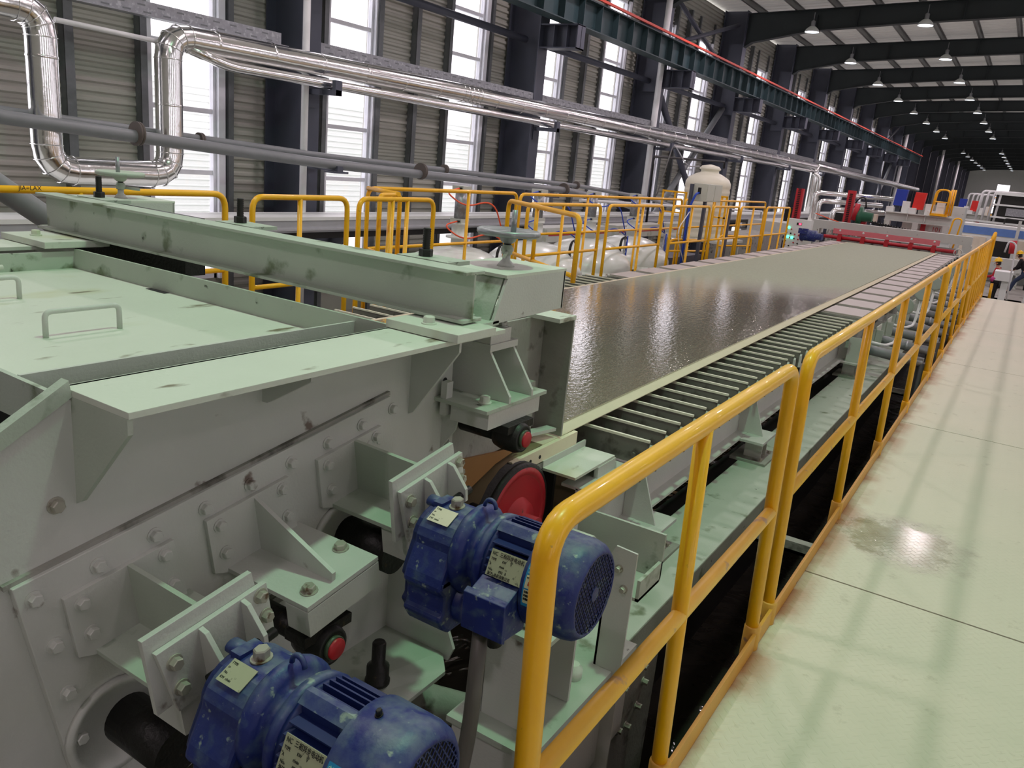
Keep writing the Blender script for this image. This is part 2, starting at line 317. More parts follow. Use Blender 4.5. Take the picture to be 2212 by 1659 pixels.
def text(body, size, o, ax, ay, mt, parent, name='lettering', depth=.0006):
    """flat lettering whose lower-left corner is o, running along ax, up along ay"""
    cu = bpy.data.curves.new('t', 'FONT'); cu.body = body; cu.size = size; cu.extrude = depth
    t = bpy.data.objects.new('t', cu); COL.objects.link(t); dg = bpy.context.evaluated_depsgraph_get()
    me = bpy.data.meshes.new_from_object(t.evaluated_get(dg)); bpy.data.objects.remove(t)
    ax = Vector(ax).normalized(); ay = Vector(ay); ay = (ay-ax*ay.dot(ax)).normalized(); az = ax.cross(ay)
    R = Matrix((ax, ay, az)).transposed().to_4x4(); R.translation = Vector(o)-ORIG[parent.name]; me.transform(R); me.materials.clear(); me.materials.append(mt)
    ob = bpy.data.objects.new(name, me); COL.objects.link(ob); ob.parent = parent; ORIG[ob.name] = ORIG[parent.name]; return ob
ORD = ['first', 'second', 'third', 'fourth', 'fifth', 'sixth', 'seventh', 'eighth', 'ninth', 'tenth', 'eleventh', 'twelfth', 'thirteenth', 'fourteenth', 'fifteenth', 'sixteenth', 'seventeenth', 'eighteenth', 'nineteenth', 'twentieth', 'twenty-first', 'twenty-second', 'twenty-third', 'twenty-fourth', 'twenty-fifth', 'twenty-sixth', 'twenty-seventh', 'twenty-eighth', 'twenty-ninth', 'thirtieth']
# ------------------------------------------------------------------ the hall
FZ = -1.4; XW = -10.85; ZT = 7.45; YB = -9.0; YE = 150.0; XR = 14.0
struct(M().box(XW-.3, XR+.3, YB, YE, FZ-.2, FZ).build('floor', CONC))
# corrugated sheet profile (x offset, z) swept along y
def corrug(mb, y0, y1, z0, z1, x=XW, pitch=.125, dep=.036):
    n = int((z1-z0)/pitch*2); prof = []
    for i in range(n+1):
        z = z0+(z1-z0)*i/n; ph = i % 2
        prof.append((x+(dep if ph else 0), z+.012)); 
        if i < n: prof.append((x+(dep if ph else 0), z+(z1-z0)/n-.012))
    vs = [(a, y, z) for y in (y0, y1) for a, z in prof]; k = len(prof)
    mb.add(vs, [(i, i+1, k+i+1, k+i) for i in range(k-1)])
    return mb.box(x-.12, x-.08, y0, y1, z0, z1)
WIN = []; nwall = 0
KMAX = 10
for k in range(-3, KMAX):
    c = colY(k); segs = [(c, c+1.15), (c+2.3, c+4.6), (c+5.75, c+PITCHY)]
    for a, b in segs: struct(corrug(M(), a, b, FZ, ZT, pitch=.125 if k < 4 else .19).build('wall_left', WALLP))
    for a in (c+1.15, c+4.6):
        WIN.append((a, a+1.15)); struct(corrug(M(), a, a+1.15, 6.25, ZT).build('wall_left', WALLP))
        struct(M().box(XW-.06, XW+.02, a, a+1.15, FZ, -.55).build('wall_left', WALLP))
struct(corrug(M(), colY(KMAX), YE, FZ, ZT, pitch=.3).build('wall_left', WALLP))
TR = (.15, 1.08, 1.98, 2.86, 3.72, 4.6, 5.45)
for i, (a, b) in enumerate(WIN):
    mb = M(); x0, x1 = XW-.03, XW+.06
    mb.box(x0, x1, a, a+.07, -.55, 6.25).box(x0, x1, b-.07, b, -.55, 6.25).box(x0, x1, a, b, -.55, -.47).box(x0, x1, a, b, 6.18, 6.25)
    for z in TR: mb.box(x0, x1-.02, a+.06, b-.06, z-.035, z+.035)
    f = struct(mb.build('window_%d' % (i+1), WFRAME))
    sb = M().box(XW+.03, XW+.13, b-.02, b+.10, -.55, 6.25); sb.build('side_cover', WFRAME, f)      # white jamb cover on the far side
    for z0, z1 in zip((-.5,)+TR, TR+(6.2,)):
        if 1 < z0 < 2 and i % 2 == 0 and i > 7: M().add([(x0+.25, a+.08, z0+.03), (x0+.25, b-.08, z0+.03), (x0+.05, b-.08, z1-.03), (x0+.05, a+.08, z1-.03)], [(0, 1, 2, 3)]).build('open_sash', GLASS, f)
        else: M().box(x0+.03, x0+.036, a+.07, b-.07, z0, z1).build('pane', GLASS, f)
struct(M().box(XW-.2, XR+.2, YB-.2, YB, FZ, 9).build('wall_back', WALLP))
ew = M().box(XW-.2, -5.9, YE, YE+.2, FZ, 9).box(-4.2, XR+.2, YE, YE+.2, FZ, 9).box(-5.9, -4.2, YE, YE+.2, FZ, .8).box(-5.9, -4.2, YE, YE+.2, 5.2, 9)
struct(ew.build('wall_far', WHITE))
# right wall (outside the frame): sill, head and piers around wide glazed bays that let the daylight in
struct(M().box(XR, XR+.2, YB, YE, FZ, .6).build('wall_right', WALLP)); struct(M().box(XR, XR+.2, YB, YE, 6.3, ZT+.4).build('wall_right', WALLP))
for k in range(-3, 21):
    y = colY(k); y2 = y+PITCHY if k < 20 else YE; struct(M().box(XR, XR+.2, max(y-2.1, YB), y+2.1, .6, 6.3).build('wall_right', WALLP))
    if k < 9:
        f = struct(M().box(XR+.05, XR+.1, y+.6, y2-.6, 3.4, 3.5).box(XR+.05, XR+.1, y+3.4, y+3.5, .6, 6.3).build('window_right_%d' % (k+4), WFRAME)); M().box(XR+.07, XR+.075, max(y+.6, YB), y2-.6, .6, 6.3).build('pane', GLASS, f)
    else: struct(M().box(XR, XR+.2, y+.6, y2-.6, .6, 6.3).build('wall_right', WALLP))
f = struct(M().box(-5.9, -4.2, YE-.03, YE+.03, 2.9, 3.05).build('window_end', WFRAME)); M().box(-5.9, -4.2, YE, YE+.01, .8, 5.2).build('pane', GLASS, f)
# outside: pale neighbouring building with louvred cladding seen through the first windows
nb = M(); nb.box(-32, -24, 10, 60, -2, 3.2)
for i in range(24): nb.box(-24.1, -23.95, 10, 60, -1.8+i*.21, -1.8+i*.21+.05)
nbo = nb.build('neighbour_building', WHITE); tag(nbo, 'pale building with ribbed cladding outside, seen hazily through the left windows', 'building')
struct(M().box(-90, -11.2, -60, 190, -1.9, -1.7).build('ground_outside', WHITE))
# vertical wall studs (each fixed to the wall)
for k in range(-1, 10):
    c = colY(k)
    for dy, w_ in ((1.02, .10), (2.38, .12), (3.45, .12), (4.48, .10), (5.92, .10)):
        s = M(); y = c+dy; D_ = .17 if k < 1 or dy in (2.38, 3.45) else .09; s.box(XW+.03, XW+D_, y-w_/2, y-w_/2+.012, FZ, 6.9); s.box(XW+D_-.01, XW+D_+.002, y-w_/2, y+w_/2, FZ, 6.9); s.box(XW+.03, XW+D_, y+w_/2-.012, y+w_/2, FZ, 6.9)
        o = s.build('wall_stud', STUD); struct(o); o.name = 'trim_stud'
# columns with crane brackets
xin = -9.95
def column(k):
    y = colY(k); t = thing('steel_column', (-10.35, y, FZ), 'dark steel wall column, %s one from the left of the picture' % ORD[k] if 0 <= k < 22 else 'dark steel wall column beyond the picture', 'column', 'steel columns along the left wall')
    M().box(-10.78, -10.755, y-.19, y+.19, FZ, 7.5).box(xin-.025, xin, y-.19, y+.19, FZ, 7.5).box(-10.76, xin-.02, y-.009, y+.009, FZ, 7.5).build('shaft', DARKSTEEL, t)
    if k < 10:
        b = M(); b.box(xin, -9.02, y-.01, y+.01, 4.15, 4.62).box(xin, -9.02, y-.17, y+.17, 4.13, 4.155).box(xin, -9.02, y-.17, y+.17, 4.6, 4.625).box(-9.04, -9.02, y-.17, y+.17, 4.13, 4.62)
        for xx in (-9.62, -9.3): b.box(xx, xx+.014, y-.16, y+.16, 4.15, 4.6)
        b.build('crane_bracket', DARKSTEEL, t)
        if k >= 2:   # slim head plate above the bracket
            M().box(xin-.5, xin-.02, y-.19, y-.17, 4.0, 6.4).build('side_plate', DARKSTEEL, t)
    return t
for k in list(range(-2, 22)): column(k)
# ties between columns and diagonal bracing
for k in range(0, 9):
    y = colY(k); o = M().cyl((-10.3, y+.2, 4.3), (-10.3, y+PITCHY-.2, 4.3), .075, n=12).build('tie_tube', DARKSTEEL)
    tag(o, 'dark round tie tube between the %s and %s wall columns' % (ORD[k], ORD[k+1]), 'tie tube', 'tie tubes between the wall columns')
for k in (2, 8):
    y = colY(k)
    for i, (z0, z1) in enumerate(((4.2, -.6), (-.6, 4.2))):
        o = M().cyl((-10.2-.12*i, y+.25, z0), (-10.2-.12*i, y+PITCHY-.25, z1), .10, n=14).build('diagonal_brace', DARKSTEEL if i == 0 else GREYPIPE)
        tag(o, '%s diagonal brace tube sloping %s away from the camera in the %s braced wall bay' % ('dark' if i == 0 else 'grey', 'down' if i == 0 else 'up', 'nearer' if k == 2 else 'farther'), 'brace')
    for i, (z0, z1) in enumerate(((5.3, 7.0), (7.0, 5.3))):
        o = M().cyl((-10.2-.1*i, y+.25, z0), (-10.2-.1*i, y+PITCHY-.25, z1), .07, n=10).build('upper_brace', DARKSTEEL)
        tag(o, 'thin dark brace sloping %s above the crane rail in the %s braced wall bay' % ('up' if i == 0 else 'down', 'nearer' if k == 2 else 'farther'), 'brace')
# crane girder
g = thing('crane_girder', (-9.3, 40, 4.63), 'dark teal crane runway girder with stiffeners and orange conductor rail', 'girder')
M().ibeam((-9.3, -6, 4.93), (-9.3, 78.5, 4.93), (0, 0, 1), .60, .34, .022, .014).build('beam', TEAL, g)
s = M(); y = -5.5
while y < 78: s.box(-9.14, -9.29, y, y+.014, 4.655, 5.2); y += .85
s.build('stiffeners', TEAL, g)['kind'] = 'stuff'
M().box(-9.33, -9.27, -6, 78.5, 5.235, 5.29).build('crane_rail', DARKSTEEL, g)
M().box(-9.13, -9.08, -6, 78.5, 5.27, 5.325).build('conductor_rail', ORANGE, g)
# rafters
def rafter(k):
    y = colY(k); t = M()
    bot = [(-9.97, 6.3), (-9.7, 6.48), (-7.7, 6.86), (-4.9, 7.08), (-1.6, 7.27), (2.0, 7.45)]; top = [(-9.97, 7.4), (-9.7, 7.42), (-7.7, 7.52), (-4.9, 7.68), (-1.6, 7.83), (2.0, 8.0)]
    bot += [(4-x, z) for x, z in bot[::-1][1:]]; top += [(4-x, z) for x, z in top[::-1][1:]]
    t.prism([(x, y-.006, z) for x, z in bot]+[(x, y-.006, z) for x, z in top[::-1]], (0, .012, 0))
    for P in (bot, top):
        for (xa, za), (xb, zb) in zip(P, P[1:]): t.prism([(xa, y-.13, za-.01), (xb, y-.13, zb-.01), (xb, y-.13, zb+.01), (xa, y-.13, za+.01)], (0, .26, 0))
    for x in (-7.6, -6.3, -3.2, -.1): 
        zb = 6.86 if x < -7 else (7.0 if x < -6 else 7.2); t.box(x, x+.012, y-.12, y+.12, zb, zb+.5)
    o = t.build('roof_rafter', RAFT); tag(o, 'dark tapered steel roof rafter, %s one counted from the front' % ORD[k] if k >= 0 else 'dark tapered steel roof rafter %s the camera' % ('right above' if k == -1 else 'behind'), 'rafter', 'roof rafters')
for k in range(-2, 20): rafter(k)
# purlins and roof sheets
for i, x in enumerate([-9.6+1.28*j for j in range(10)]+[4-(-9.6+1.28*j) for j in range(8, -1, -1)]):
    z = 7.43+(min(x, 4-x)+9.7)*.048+.02; o = M().box(x, x+.012, YB, YE, z, z+.17).box(x, x+.07, YB, YE, z+.158, z+.17).box(x-.06, x, YB, YE, z, z+.012).build('purlin', PURL)
    struct(o); o.name = 'trim_purlin'
def roofsheet(x0, x1, z0, z1, name):
    mb = M(); n = int(abs(x1-x0)/.5); vs = []; 
    ys = []; y = YB
    while y < YE: ys += [(y, 0), (y+.32, 0), (y+.35, .035), (y+.40, .035)] if y < 90 else [(y, 0)]; y += .43 if y < 90 else 6
    ys.append((YE, 0)); vs = [(x0, y, z0+h) for y, h in ys]+[(x1, y, z1+h) for y, h in ys]; k = len(ys)
    mb.add(vs, [(i, i+1, k+i+1, k+i) for i in range(k-1)]); struct(mb.build(name, ROOF))
roofsheet(-11.1, 2, 7.56, 8.22, 'ceiling'); roofsheet(2, 14.3, 8.22, 7.62, 'ceiling')
# lamps
def high_bay(x, y, z, label):
    t = thing('high_bay_lamp', (x, y, z), label, 'lamp', 'high-bay lamps under the rafters')
    M().lathe((x, y, z), (0, 0, 1), [(.23, 0), (.235, .02), (.20, .09), (.11, .17), (.06, .19)], 24, caps=False).build('reflector', WHITE, t)
    M().lathe((x, y, z+.18), (0, 0, 1), [(.065, 0), (.07, .02), (.07, .16), (.03, .19)], 14).cyl((x, y, z+.36), (x, y, z+.62), .012, n=8).build('ballast_housing', GALV, t)
    M().lathe((x, y, z+.012), (0, 0, 1), [(.21, 0), (.21, .004)], 24).build('lens', LAMPE, t)
    if y < 150:
        l = lamp_light(x, y, z-.01, 70, PINK); l.parent = t; l.location = (0, 0, -.01); l.name = 'bulb_light'
for r, (x, nm) in enumerate(((-7.65, 'left'), (-4.2, 'right'))):
    for k in range(-1, 20):
        if k in (11, 12) : continue
        high_bay(x, colY(k)-.25, 6.78 if r == 0 else 6.98, 'white high-bay lamp in the %s row, under the %s rafter from the front' % (nm, ORD[k]) if k >= 0 else 'white high-bay lamp of the %s row above the picture' % nm)
# foil-clad pipe with expansion loop, a slimmer pipe under it
px = -9.6
A1 = at(84, 22, x=px); L1 = at(78, 370, x=px); L2 = at(368, 374, x=px)
zl = (L1.z+L2.z)/2; zt = 2.80
path = [(px, A1.y-2.5, zt), (px, A1.y, zt), (px, A1.y, zl), (px, L2.y, zl), (px, L2.y, zt), (px, 13.2, 2.84), (px, 42.5, 2.80)]
t = thing('insulated_pipe', (px, 20, zl), 'large shiny foil-clad pipe with a square drop loop at the left', 'pipe')
M().tube(fillet(path, .28, 4), .165, 20).build('cladding', SHINY, t)
rg = M()
for y in [7.4+.95*i for i in range(36)]:
    if y < 42: rg.lathe((px, y, zt+.02), (0, 1, 0), [(.168, 0), (.172, .01), (.168, .03)], 20, caps=False)
F_ = fillet(path, .28, 4)
for a_, b_, c_ in zip(F_, F_[1:], F_[2:]):
    if (b_-a_).length < .3 or (c_-b_).length < .3: rg.lathe(b_-(c_-a_).normalized()*.007, c_-a_, [(.167, 0), (.175, .004), (.175, .010), (.167, .014)], 20, caps=False)
rg.lathe((px, A1.y, 2.3), (0, 0, 1), [(.168, 0), (.172, .01), (.168, .03)], 20, caps=False).lathe((px, L2.y, 1.95), (0, 0, 1), [(.168, 0), (.172, .01), (.168, .03)], 20, caps=False)
rg.build('joint_bands', SHINY, t)['kind'] = 'stuff'
o = M().tube(fillet([(px+.05, 7.0, 2.70), (px+.05, 7.6, 2.56), (px+.05, 42.4, 2.56)], .2), .075, 14).build('slim_foil_pipe', SHINY); tag(o, 'slimmer shiny pipe running just below the large foil-clad pipe', 'pipe')
o = M().tube(fillet([(px, 42.6, -.4), (px, 42.6, 2.8), (px, 43.2, 2.8), (px, 84, 2.6)], .3, 4), .21, 14).build('far_foil_pipe', SHINY); tag(o, 'shiny foil pipe that rises and runs on toward the far end', 'pipe')
o = M().tube(fillet([(px+.4, 42.2, -.4), (px+.4, 42.2, 2.3), (px+.1, 42.0, 2.5)], .2, 4), .09, 12).build('foil_riser', SHINY); tag(o, 'slim shiny riser beside the bend of the far foil pipe', 'pipe')
for k in range(0, 6):
    y = colY(k); o = M().box(xin, -9.35, y-.06, y+.06, 2.40, 2.48).box(xin, xin+.02, y-.1, y+.1, 2.2, 2.6).box(-9.42, -9.35, y-.07, y+.07, 2.4, 2.62).build('pipe_bracket', DARKSTEEL)
    tag(o, 'dark bracket holding the shiny pipes on the %s column' % ORD[k], 'bracket', 'pipe brackets')
# perforated cable tray behind the pipe
for k in range(-1, 8):
    y0 = colY(k)-PITCHY+.19; y1 = colY(k)-.19
    if k == 0: y1 = colY(0)-.6
    mb = M().box(-9.98, -9.965, y0, y1, 3.0, 3.19).box(-9.98, -9.80, y0, y1, 3.0, 3.012); s = M(); y = y0+.1
    t = thing('cable_tray', (-9.9, (y0+y1)/2, 3.0), 'galvanised cable tray length %s the %s column' % ('ending just before', ORD[max(k, 0)]) if k >= 0 else 'galvanised cable tray at the upper left corner', 'cable tray', 'cable tray lengths above the pipe')
    mb.build('tray', GALV, t)
    while y < y1-.2: s.box(-9.964, -9.9635, y, y+.11, 3.13, 3.15).box(-9.964, -9.9635, y+.08, y+.19, 3.05, 3.07); y += .28
    s.build('slots', STUD, t)['kind'] = 'stuff'
# thin rod at the left
o = M().tube([at(118, 42, x=-9.7), at(352, 92, x=-9.7)], .03, 10).build('thin_conduit', PVC); tag(o, 'thin pale conduit between the two legs of the shiny pipe loop', 'conduit')
RUSTF = mat('rusty_flange', (92, 84, 78), .6)
# two grey pipes on hangers, with flange couplings
def gp(name, pix, x, r, label, fl):
    P = [at(a, b, x=x) for a, b in pix]; t = thing(name, P[2], label, 'pipe'); M().tube(fillet(P, .3, 4), r, 16).build('pipe', GREYPIPE, t)
    for a, b in fl:
        q = at(a, b, x=x); d = Vector((0, 1, -.05)); M().lathe(q-d*.03, d, [(r*1.9, 0), (r*1.9, .025), (r*1.2, .026), (r*1.2, .034), (r*1.9, .035), (r*1.9, .06)], 18).build('flange', RUSTF, t)
    return t
gp('grey_water_pipe', [(-60, 235), (0, 252), (300, 296), (690, 352), (1160, 405), (1222, 411), (1345, 440), (1480, 492), (1660, 560)], -9.3, .075, 'lower grey pipe with bolted flanges below the shiny pipe', [(296, 289), (909, 370), (1218, 409)])
gp('grey_air_pipe', [(-60, 222), (0, 238), (300, 281), (690, 336), (1160, 391), (1250, 402), (1400, 428), (1560, 480), (1700, 520)], -9.75, .05, 'upper slimmer grey pipe running behind the lower one', [(432, 302), (960, 366), (1245, 400)])
gp('sloping_pipe', [(-90, 340), (0, 405), (100, 470), (190, 535)], -6.2, .085, 'thick grey pipe sloping down at the left edge', [])
for k, z in ((0, 1.28), (1, 1.0)):
    y = colY(k); o = M().box(xin, -9.2, y-.12, y+.0, z, z+.08).box(-9.4, -9.2, y-.2, y+.12, z-.03, z+.0).build('pipe_shelf', DARKSTEEL); tag(o, 'dark shelf bracket carrying the two grey pipes on the %s column' % ORD[k], 'bracket')
# white downpipes and thin hoses
for y, x, lb in ((9.22, -9.78, 'second dark column, nearest the camera'), (colY(2)-.35, -9.9, 'third wall column'), (colY(9)+.4, -9.7, 'end of the crane girder'), (colY(13), -9.5, 'far dark columns'), (colY(16), -9.5, 'farthest dark columns')):
    o = M().cyl((x, y, FZ), (x, y, 7.2), .055 if y < 12 else .09 if y < 30 else .13, n=14).build('downpipe', PVC); tag(o, 'white vertical downpipe beside the %s' % lb if y > 10 else 'white vertical downpipe on the first dark column', 'pipe', 'white downpipes')
# low ledge (cable duct) along the wall
t = thing('cable_duct', (-9.3, 20, .27), 'long pale cable duct with a white lid running low along the left wall', 'duct')
M().box(-9.75, -9.1, -4, 75, .55, .60).build('lid', WHITE, t)
M().box(-9.72, -9.12, -4, 75, .37, .55).box(-9.72, -9.09, -4, 75, .40, .43).build('trough', DUCTM, t)
M().box(-9.72, -9.15, -4, 75, .27, .37).build('support_beam', BLACK_STEEL, t)
for k in range(0, 8):
    y = colY(k)+.1; o = M().prism([(xin, y-.04, .268), (-9.2, y-.04, .268), (-9.2, y-.04, .2), (xin, y-.04, -.35)], (0, .08, 0)).build('duct_bracket', DARKSTEEL); tag(o, 'dark triangular bracket under the cable duct at the %s column' % ORD[k], 'bracket', 'duct brackets')
# ------------------------------------------------------------------ walkway
DX = -.53
joints = [-1.2, .42, 3.65, 6.87, 10.0, 13.17, 18.1]
dn = ['beside the camera', 'nearest one in the picture', 'second one, with the wet muddy patch', 'third one ahead', 'fourth one ahead', 'last one before the far floor']
for i, (a, b) in enumerate(zip(joints, joints[1:])):
    o = M().box(DX, 1.6, a+.006, b-.006, -.008, 0).build('walkway_plate', CHECKER, loc=(0, 0, 0)); tag(o, 'pale checker walkway plate, %s' % dn[i], 'floor plate', 'walkway plates')
o = M().box(DX-.01, DX+.05, -1.2, 18.1, -.16, -.012).box(.5, .56, -1.2, 18.1, -.16, -.012).box(1.52, 1.58, -1.2, 18.1, -.16, -.012).build('walkway_joist', P_MACH); tag(o, 'pale steel joists under the walkway edge', 'joist')
kp = M(); kp.box(DX-.012, DX+.0, -1.2, 18.1, -.05, .075); o = kp.build('kick_plate', YELK); tag(o, 'worn yellow kick plate along the left edge of the walkway', 'kick plate')
o = M().box(-.30, -.18, YB+.1, 18.1, FZ, -.16).build('light_block_wall', DKCONC); tag(o, 'dark wall added under the walkway to keep light out of the channel', 'wall')  # added out of sight below the deck to block side light
for y in (4.62, 9.4):
    o = M().box(-1.02, -.54, y-.09, y+.09, -.33, -.31).box(-1.02, -.54, y-.09, y-.08, -.33, -.26).build('tie_plate', P_DIRT); tag(o, 'dirty flat plate bridging the gap between machine and walkway, %s one' % ('nearer' if y < 5 else 'farther'), 'plate')
# water channel below the machine
o = M().box(-4.6, -.54, .2, 24, FZ+.001, FZ+.012).build('drain_water', WATER); tag(o, 'dark rippling water running under the machine', 'water', kind='stuff')
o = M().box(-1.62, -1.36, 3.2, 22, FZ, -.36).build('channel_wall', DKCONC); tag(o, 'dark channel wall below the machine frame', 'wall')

# ------------------------------------------------------------------ right-hand railing
def rail_section(y0, y1, posts, label, zt=1.10, xt=-.585, xb=-.552, mid=.56, end0=True, end1=True, r=.0245):
    t = thing('guard_rail', (xb, (y0+y1)/2, 0), label, 'railing', 'yellow guard rail sections along the walkway')
    P = []
    if end0: P += [(xb, y0, -.06), (xt, y0, zt)]
    else: P += [(xt, y0, zt)]
    P += [(xt, y1, zt), (xb, y1, -.06)] if end1 else [(xt, y1, zt)]
    top = fillet(P, .085, 6); M().tube(top, r, 16).build('top_rail', YEL, t)
    xm = xb+(xt-xb)*mid/zt; M().tube([(xm, y0, mid), (xm, y1, mid)], r*.9, 14).build('mid_rail', YELWLIT, t)
    allp = list(posts)+([y0] if end0 else [])+([y1] if end1 else [])
    for y in posts: M().cyl((xb, y, -.06), (xt, y, zt-.005), r*.93, n=14).build('post', YEL, t)
    for y in allp: M().lathe((xb, y, -.16), (0, 0, 1), [(r*1.28, 0), (r*1.28, .25), (r*1.1, .255)], 14).build('socket', YELK if y < 6 else YEL, t)
    return t
rail_section(1.13, 2.84, [1.93], 'nearest yellow guard rail section, with the bend in front of the blue motor')
rail_section(3.07, 8.72, [4.42, 5.80, 7.2], 'long yellow guard rail section in the middle, starting just past the nearest one')
rail_section(8.95, 13.5, [10.2, 11.4, 12.6], 'third yellow guard rail section away from the camera')
rail_section(13.7, 18.0, [14.4, 15.1, 15.8, 16.4, 17.0, 17.5], 'farthest yellow guard rail section at the walkway end', zt=1.1)
o = M().tube(fillet([(-.535, 18.06, 0), (-.548, 18.06, 1.24), (-.575, 17.9, 1.1)], .03), .030, 12).build('corner_post', YEL); tag(o, 'taller yellow end post at the far walkway corner', 'post')

# ------------------------------------------------------------------ forming wire, slurry, foils, suction boxes
ZB = .5
def bx(y, side): # belt edges drift slightly outwards with distance
    k = (y-3)/19
    return (-1.615-.15*k) if side else (-3.86-.0*k)
t = thing('forming_wire', (-2.7, 12, ZB-.02), 'wide cream forming felt running away under the wet mat', 'conveyor belt')
mb = M(); ys = [2.75+.5*i for i in range(39)]+[22.1]; vs = []; n = len(ys)
# loop over the roll at the head end (centre y=2.66 z=.28 r=.20)
RC = Vector((0, 2.72, .232)); RR = .262
prof = [(y, ZB) for y in reversed(ys) if y > 3.0]
prof += [(2.98, ZB-.004)]
WET = [(2.98, ZB-.004)]+[(RC.y+RR*math.sin(a), RC.z+RR*math.cos(a)) for a in [math.radians(q) for q in (8, -5, -20, -40, -60, -80, -100, -125, -150, -180)]]
WET += [(4, RC.z-RR), (22, RC.z-RR)]
pv = []
for y, z in prof: pv += [(bx(y, 1), y, z), (bx(y, 0), y, z)]
k = len(prof); mb.add(pv, [(2*i, 2*i+1, 2*i+3, 2*i+2) for i in range(k-1)], True)
wb_ = M(); wv = []
for y, z in WET: wv += [(bx(y, 1), y, z), (bx(y, 0), y, z)]
wb_.add(wv, [(2*i, 2*i+1, 2*i+3, 2*i+2) for i in range(len(WET)-1)], True).build('wet_return_felt', BROWNFELT, t)
o = mb.build('belt', CREAM, t); sm = o.modifiers.new('s', 'SOLIDIFY'); sm.thickness = .006; sm.offset = -1
mb = M(); ys = [3.0+.45*i for i in range(42)]+[22.0]; vs = []; fs = []; NX = 24
for y in ys:
    xa = bx(y, 0)+.07; xb_ = bx(y, 1)-.075
    for i in range(NX+1): vs.append((xa+(xb_-xa)*i/NX, y, ZB+.010))
for j in range(len(ys)-1):
    for i in range(NX): a = j*(NX+1)+i; fs.append((a, a+1, a+NX+2, a+NX+1))
mb.add(vs, fs, False)
o = mb.build('slurry_mat', SLURRY, loc=(0, 0, 0)); sm = o.modifiers.new('s', 'SOLIDIFY'); sm.thickness = .009; sm.offset = -1
tag(o, 'wet glistening grey-green fibre mat lying on the cream felt', 'wet mat')
# breast roll
t = thing('breast_roll', (-2.7, RC.y, RC.z), 'rubber covered head roll with a red end disc under the belt', 'roller')
M().lathe((-3.95, RC.y, RC.z), (1, 0, 0), [(.25, 0), (.254, .01), (.254, 2.37)], 40).build('cover', BLACK_STEEL, t)
M().lathe((-1.58, RC.y, RC.z), (1, 0, 0), [(.254, 0), (.254, .02), (.236, .024)], 40, caps=False).build('rim', BLACK_STEEL, t)
M().lathe((-1.56, RC.y, RC.z), (1, 0, 0), [(.236, .0), (.236, .004), (.205, .005), (.19, -.016), (.11, -.012), (.09, .03), (.045, .035), (.045, .10)], 40).build('end_disc', RED, t)
# foil blades
FY0, FY1, NF = 3.46, 8.62, 27
t0 = None
for i in range(NF):
    y = FY0+(FY1-FY0)*i/(NF-1); d = y-FY0
    lb = 'grey drainage foil blade with pale top edge, %s from the head box' % ORD[i]
    if t0 is None:
        t0 = thing('drainage_foil', (-2.8, y, .33), lb, 'foil blade', 'drainage foils under the felt')
        bl0 = M().box(-4.35, -1.30, y+.002, y+.012, .345, .466).box(-4.35, -1.31, y+.012, y+.030, .345, .43).build('blade', FOILB, t0, bevel=.001)
        M().box(-4.35, -1.301, y-.001, y+.014, .464, .476).build('ceramic_edge', FOILT, t0)
        M().prism([(-1.30, y+.0, .35), (-1.30, y+.032, .35), (-1.30, y+.032, .42), (-1.30, y+.014, .455), (-1.30, y, .44)], (.014, 0, 0)).build('end_cap', P_MACH, t0)
        M().hexb((-1.37, y+.002, .39), (0, -1, 0), .012, .012).build('bolt', FOILB, bl0)
        M().cyl((-1.335, y+.015, .345), (-1.335, y+.015, .255), .012, n=8).build('stud', BLACK_STEEL, t0)
    else: dup(t0, (0, d, 0), lb)
# suction boxes with covers
SY0, SP, NS = 8.82, .79, 17
s0 = None
for i in range(NS):
    y = SY0+SP*i; lb = 'suction box with flat pinkish-grey end covers under the felt, %s after the foils' % ORD[i]
    if s0 is None:
        s0 = thing('suction_box', (-2.7, y, .2), lb, 'suction box', 'suction boxes')
        M().box(-4.15, -1.245, y+.06, y+.68, .36, .455).build('body', P_MACH, s0, bevel=.004)
        s0d = M().box(-4.18, -1.24, y+.05, y+.70, .455, .472).build('deck', P_DIRT, s0)
        for xa, xb_ in ((-1.645, -1.26), (-4.16, -3.84)):
            M().box(xa, xb_, y+.075, y+.665, .472, .490).build('cover', TILE, s0d, bevel=.003)
        M().box(-1.30, -1.20, y+.69, y+.83, .36, .46).build('rubber_buffer', RUBBER, s0, bevel=.015)
    else: dup(s0, (bx(y, 1)-bx(SY0, 1), SP*i, 0), lb)
# machine side frame
t = thing('machine_frame', (-1.42, 12, -.15), 'pale longitudinal steel frame beam carrying the foils, right side', 'frame')
M().ibeam((-1.44, 3.02, .165), (-1.44, 21.8, .165), (0, 0, 1), .33, .16, .014, .012).build('beam', P_MACH, t)
for i, y in enumerate((3.57, 5.50, 8.95, 12.4, 15.8)):
    M().prism([(-1.43, y+.0, .30), (-1.355, y, .30), (-1.25, y, .012), (-1.43, y, .012)], (0, .012, 0)).build('gusset', P_MACH, t)
    M().box(-1.43, -1.20, y-.17, y+.17, -.005, .012).build('shelf_plate', P_MACH, t)
    M().ibeam((-1.29, y+.02, -.005), (-1.29, y+.02, -.15), (0, 1, 0), .13, .12, .01, .008).build('post', P_MACH, t)
    M().box(-1.42, -1.17, y-.14, y+.2, -.155, -.138).build('base_plate', P_DIRT, t)
    M().hexb((-1.22, y-.08, -.138), (0, 0, 1), .012, .014).hexb((-1.22, y+.14, -.138), (0, 0, 1), .012, .014).build('bolt', BOLT, t)
o = M().box(-1.36, -1.015, 2.62, 21, -.30, -.155).build('base_beam', P_STAIN_GREENLIT, bevel=.008); tag(o, 'wide greenish-grey base beam low beside the water channel', 'beam')
t = thing('machine_frame', (-4.3, 12, -.15), 'longitudinal frame beam on the far left side of the belt', 'frame')
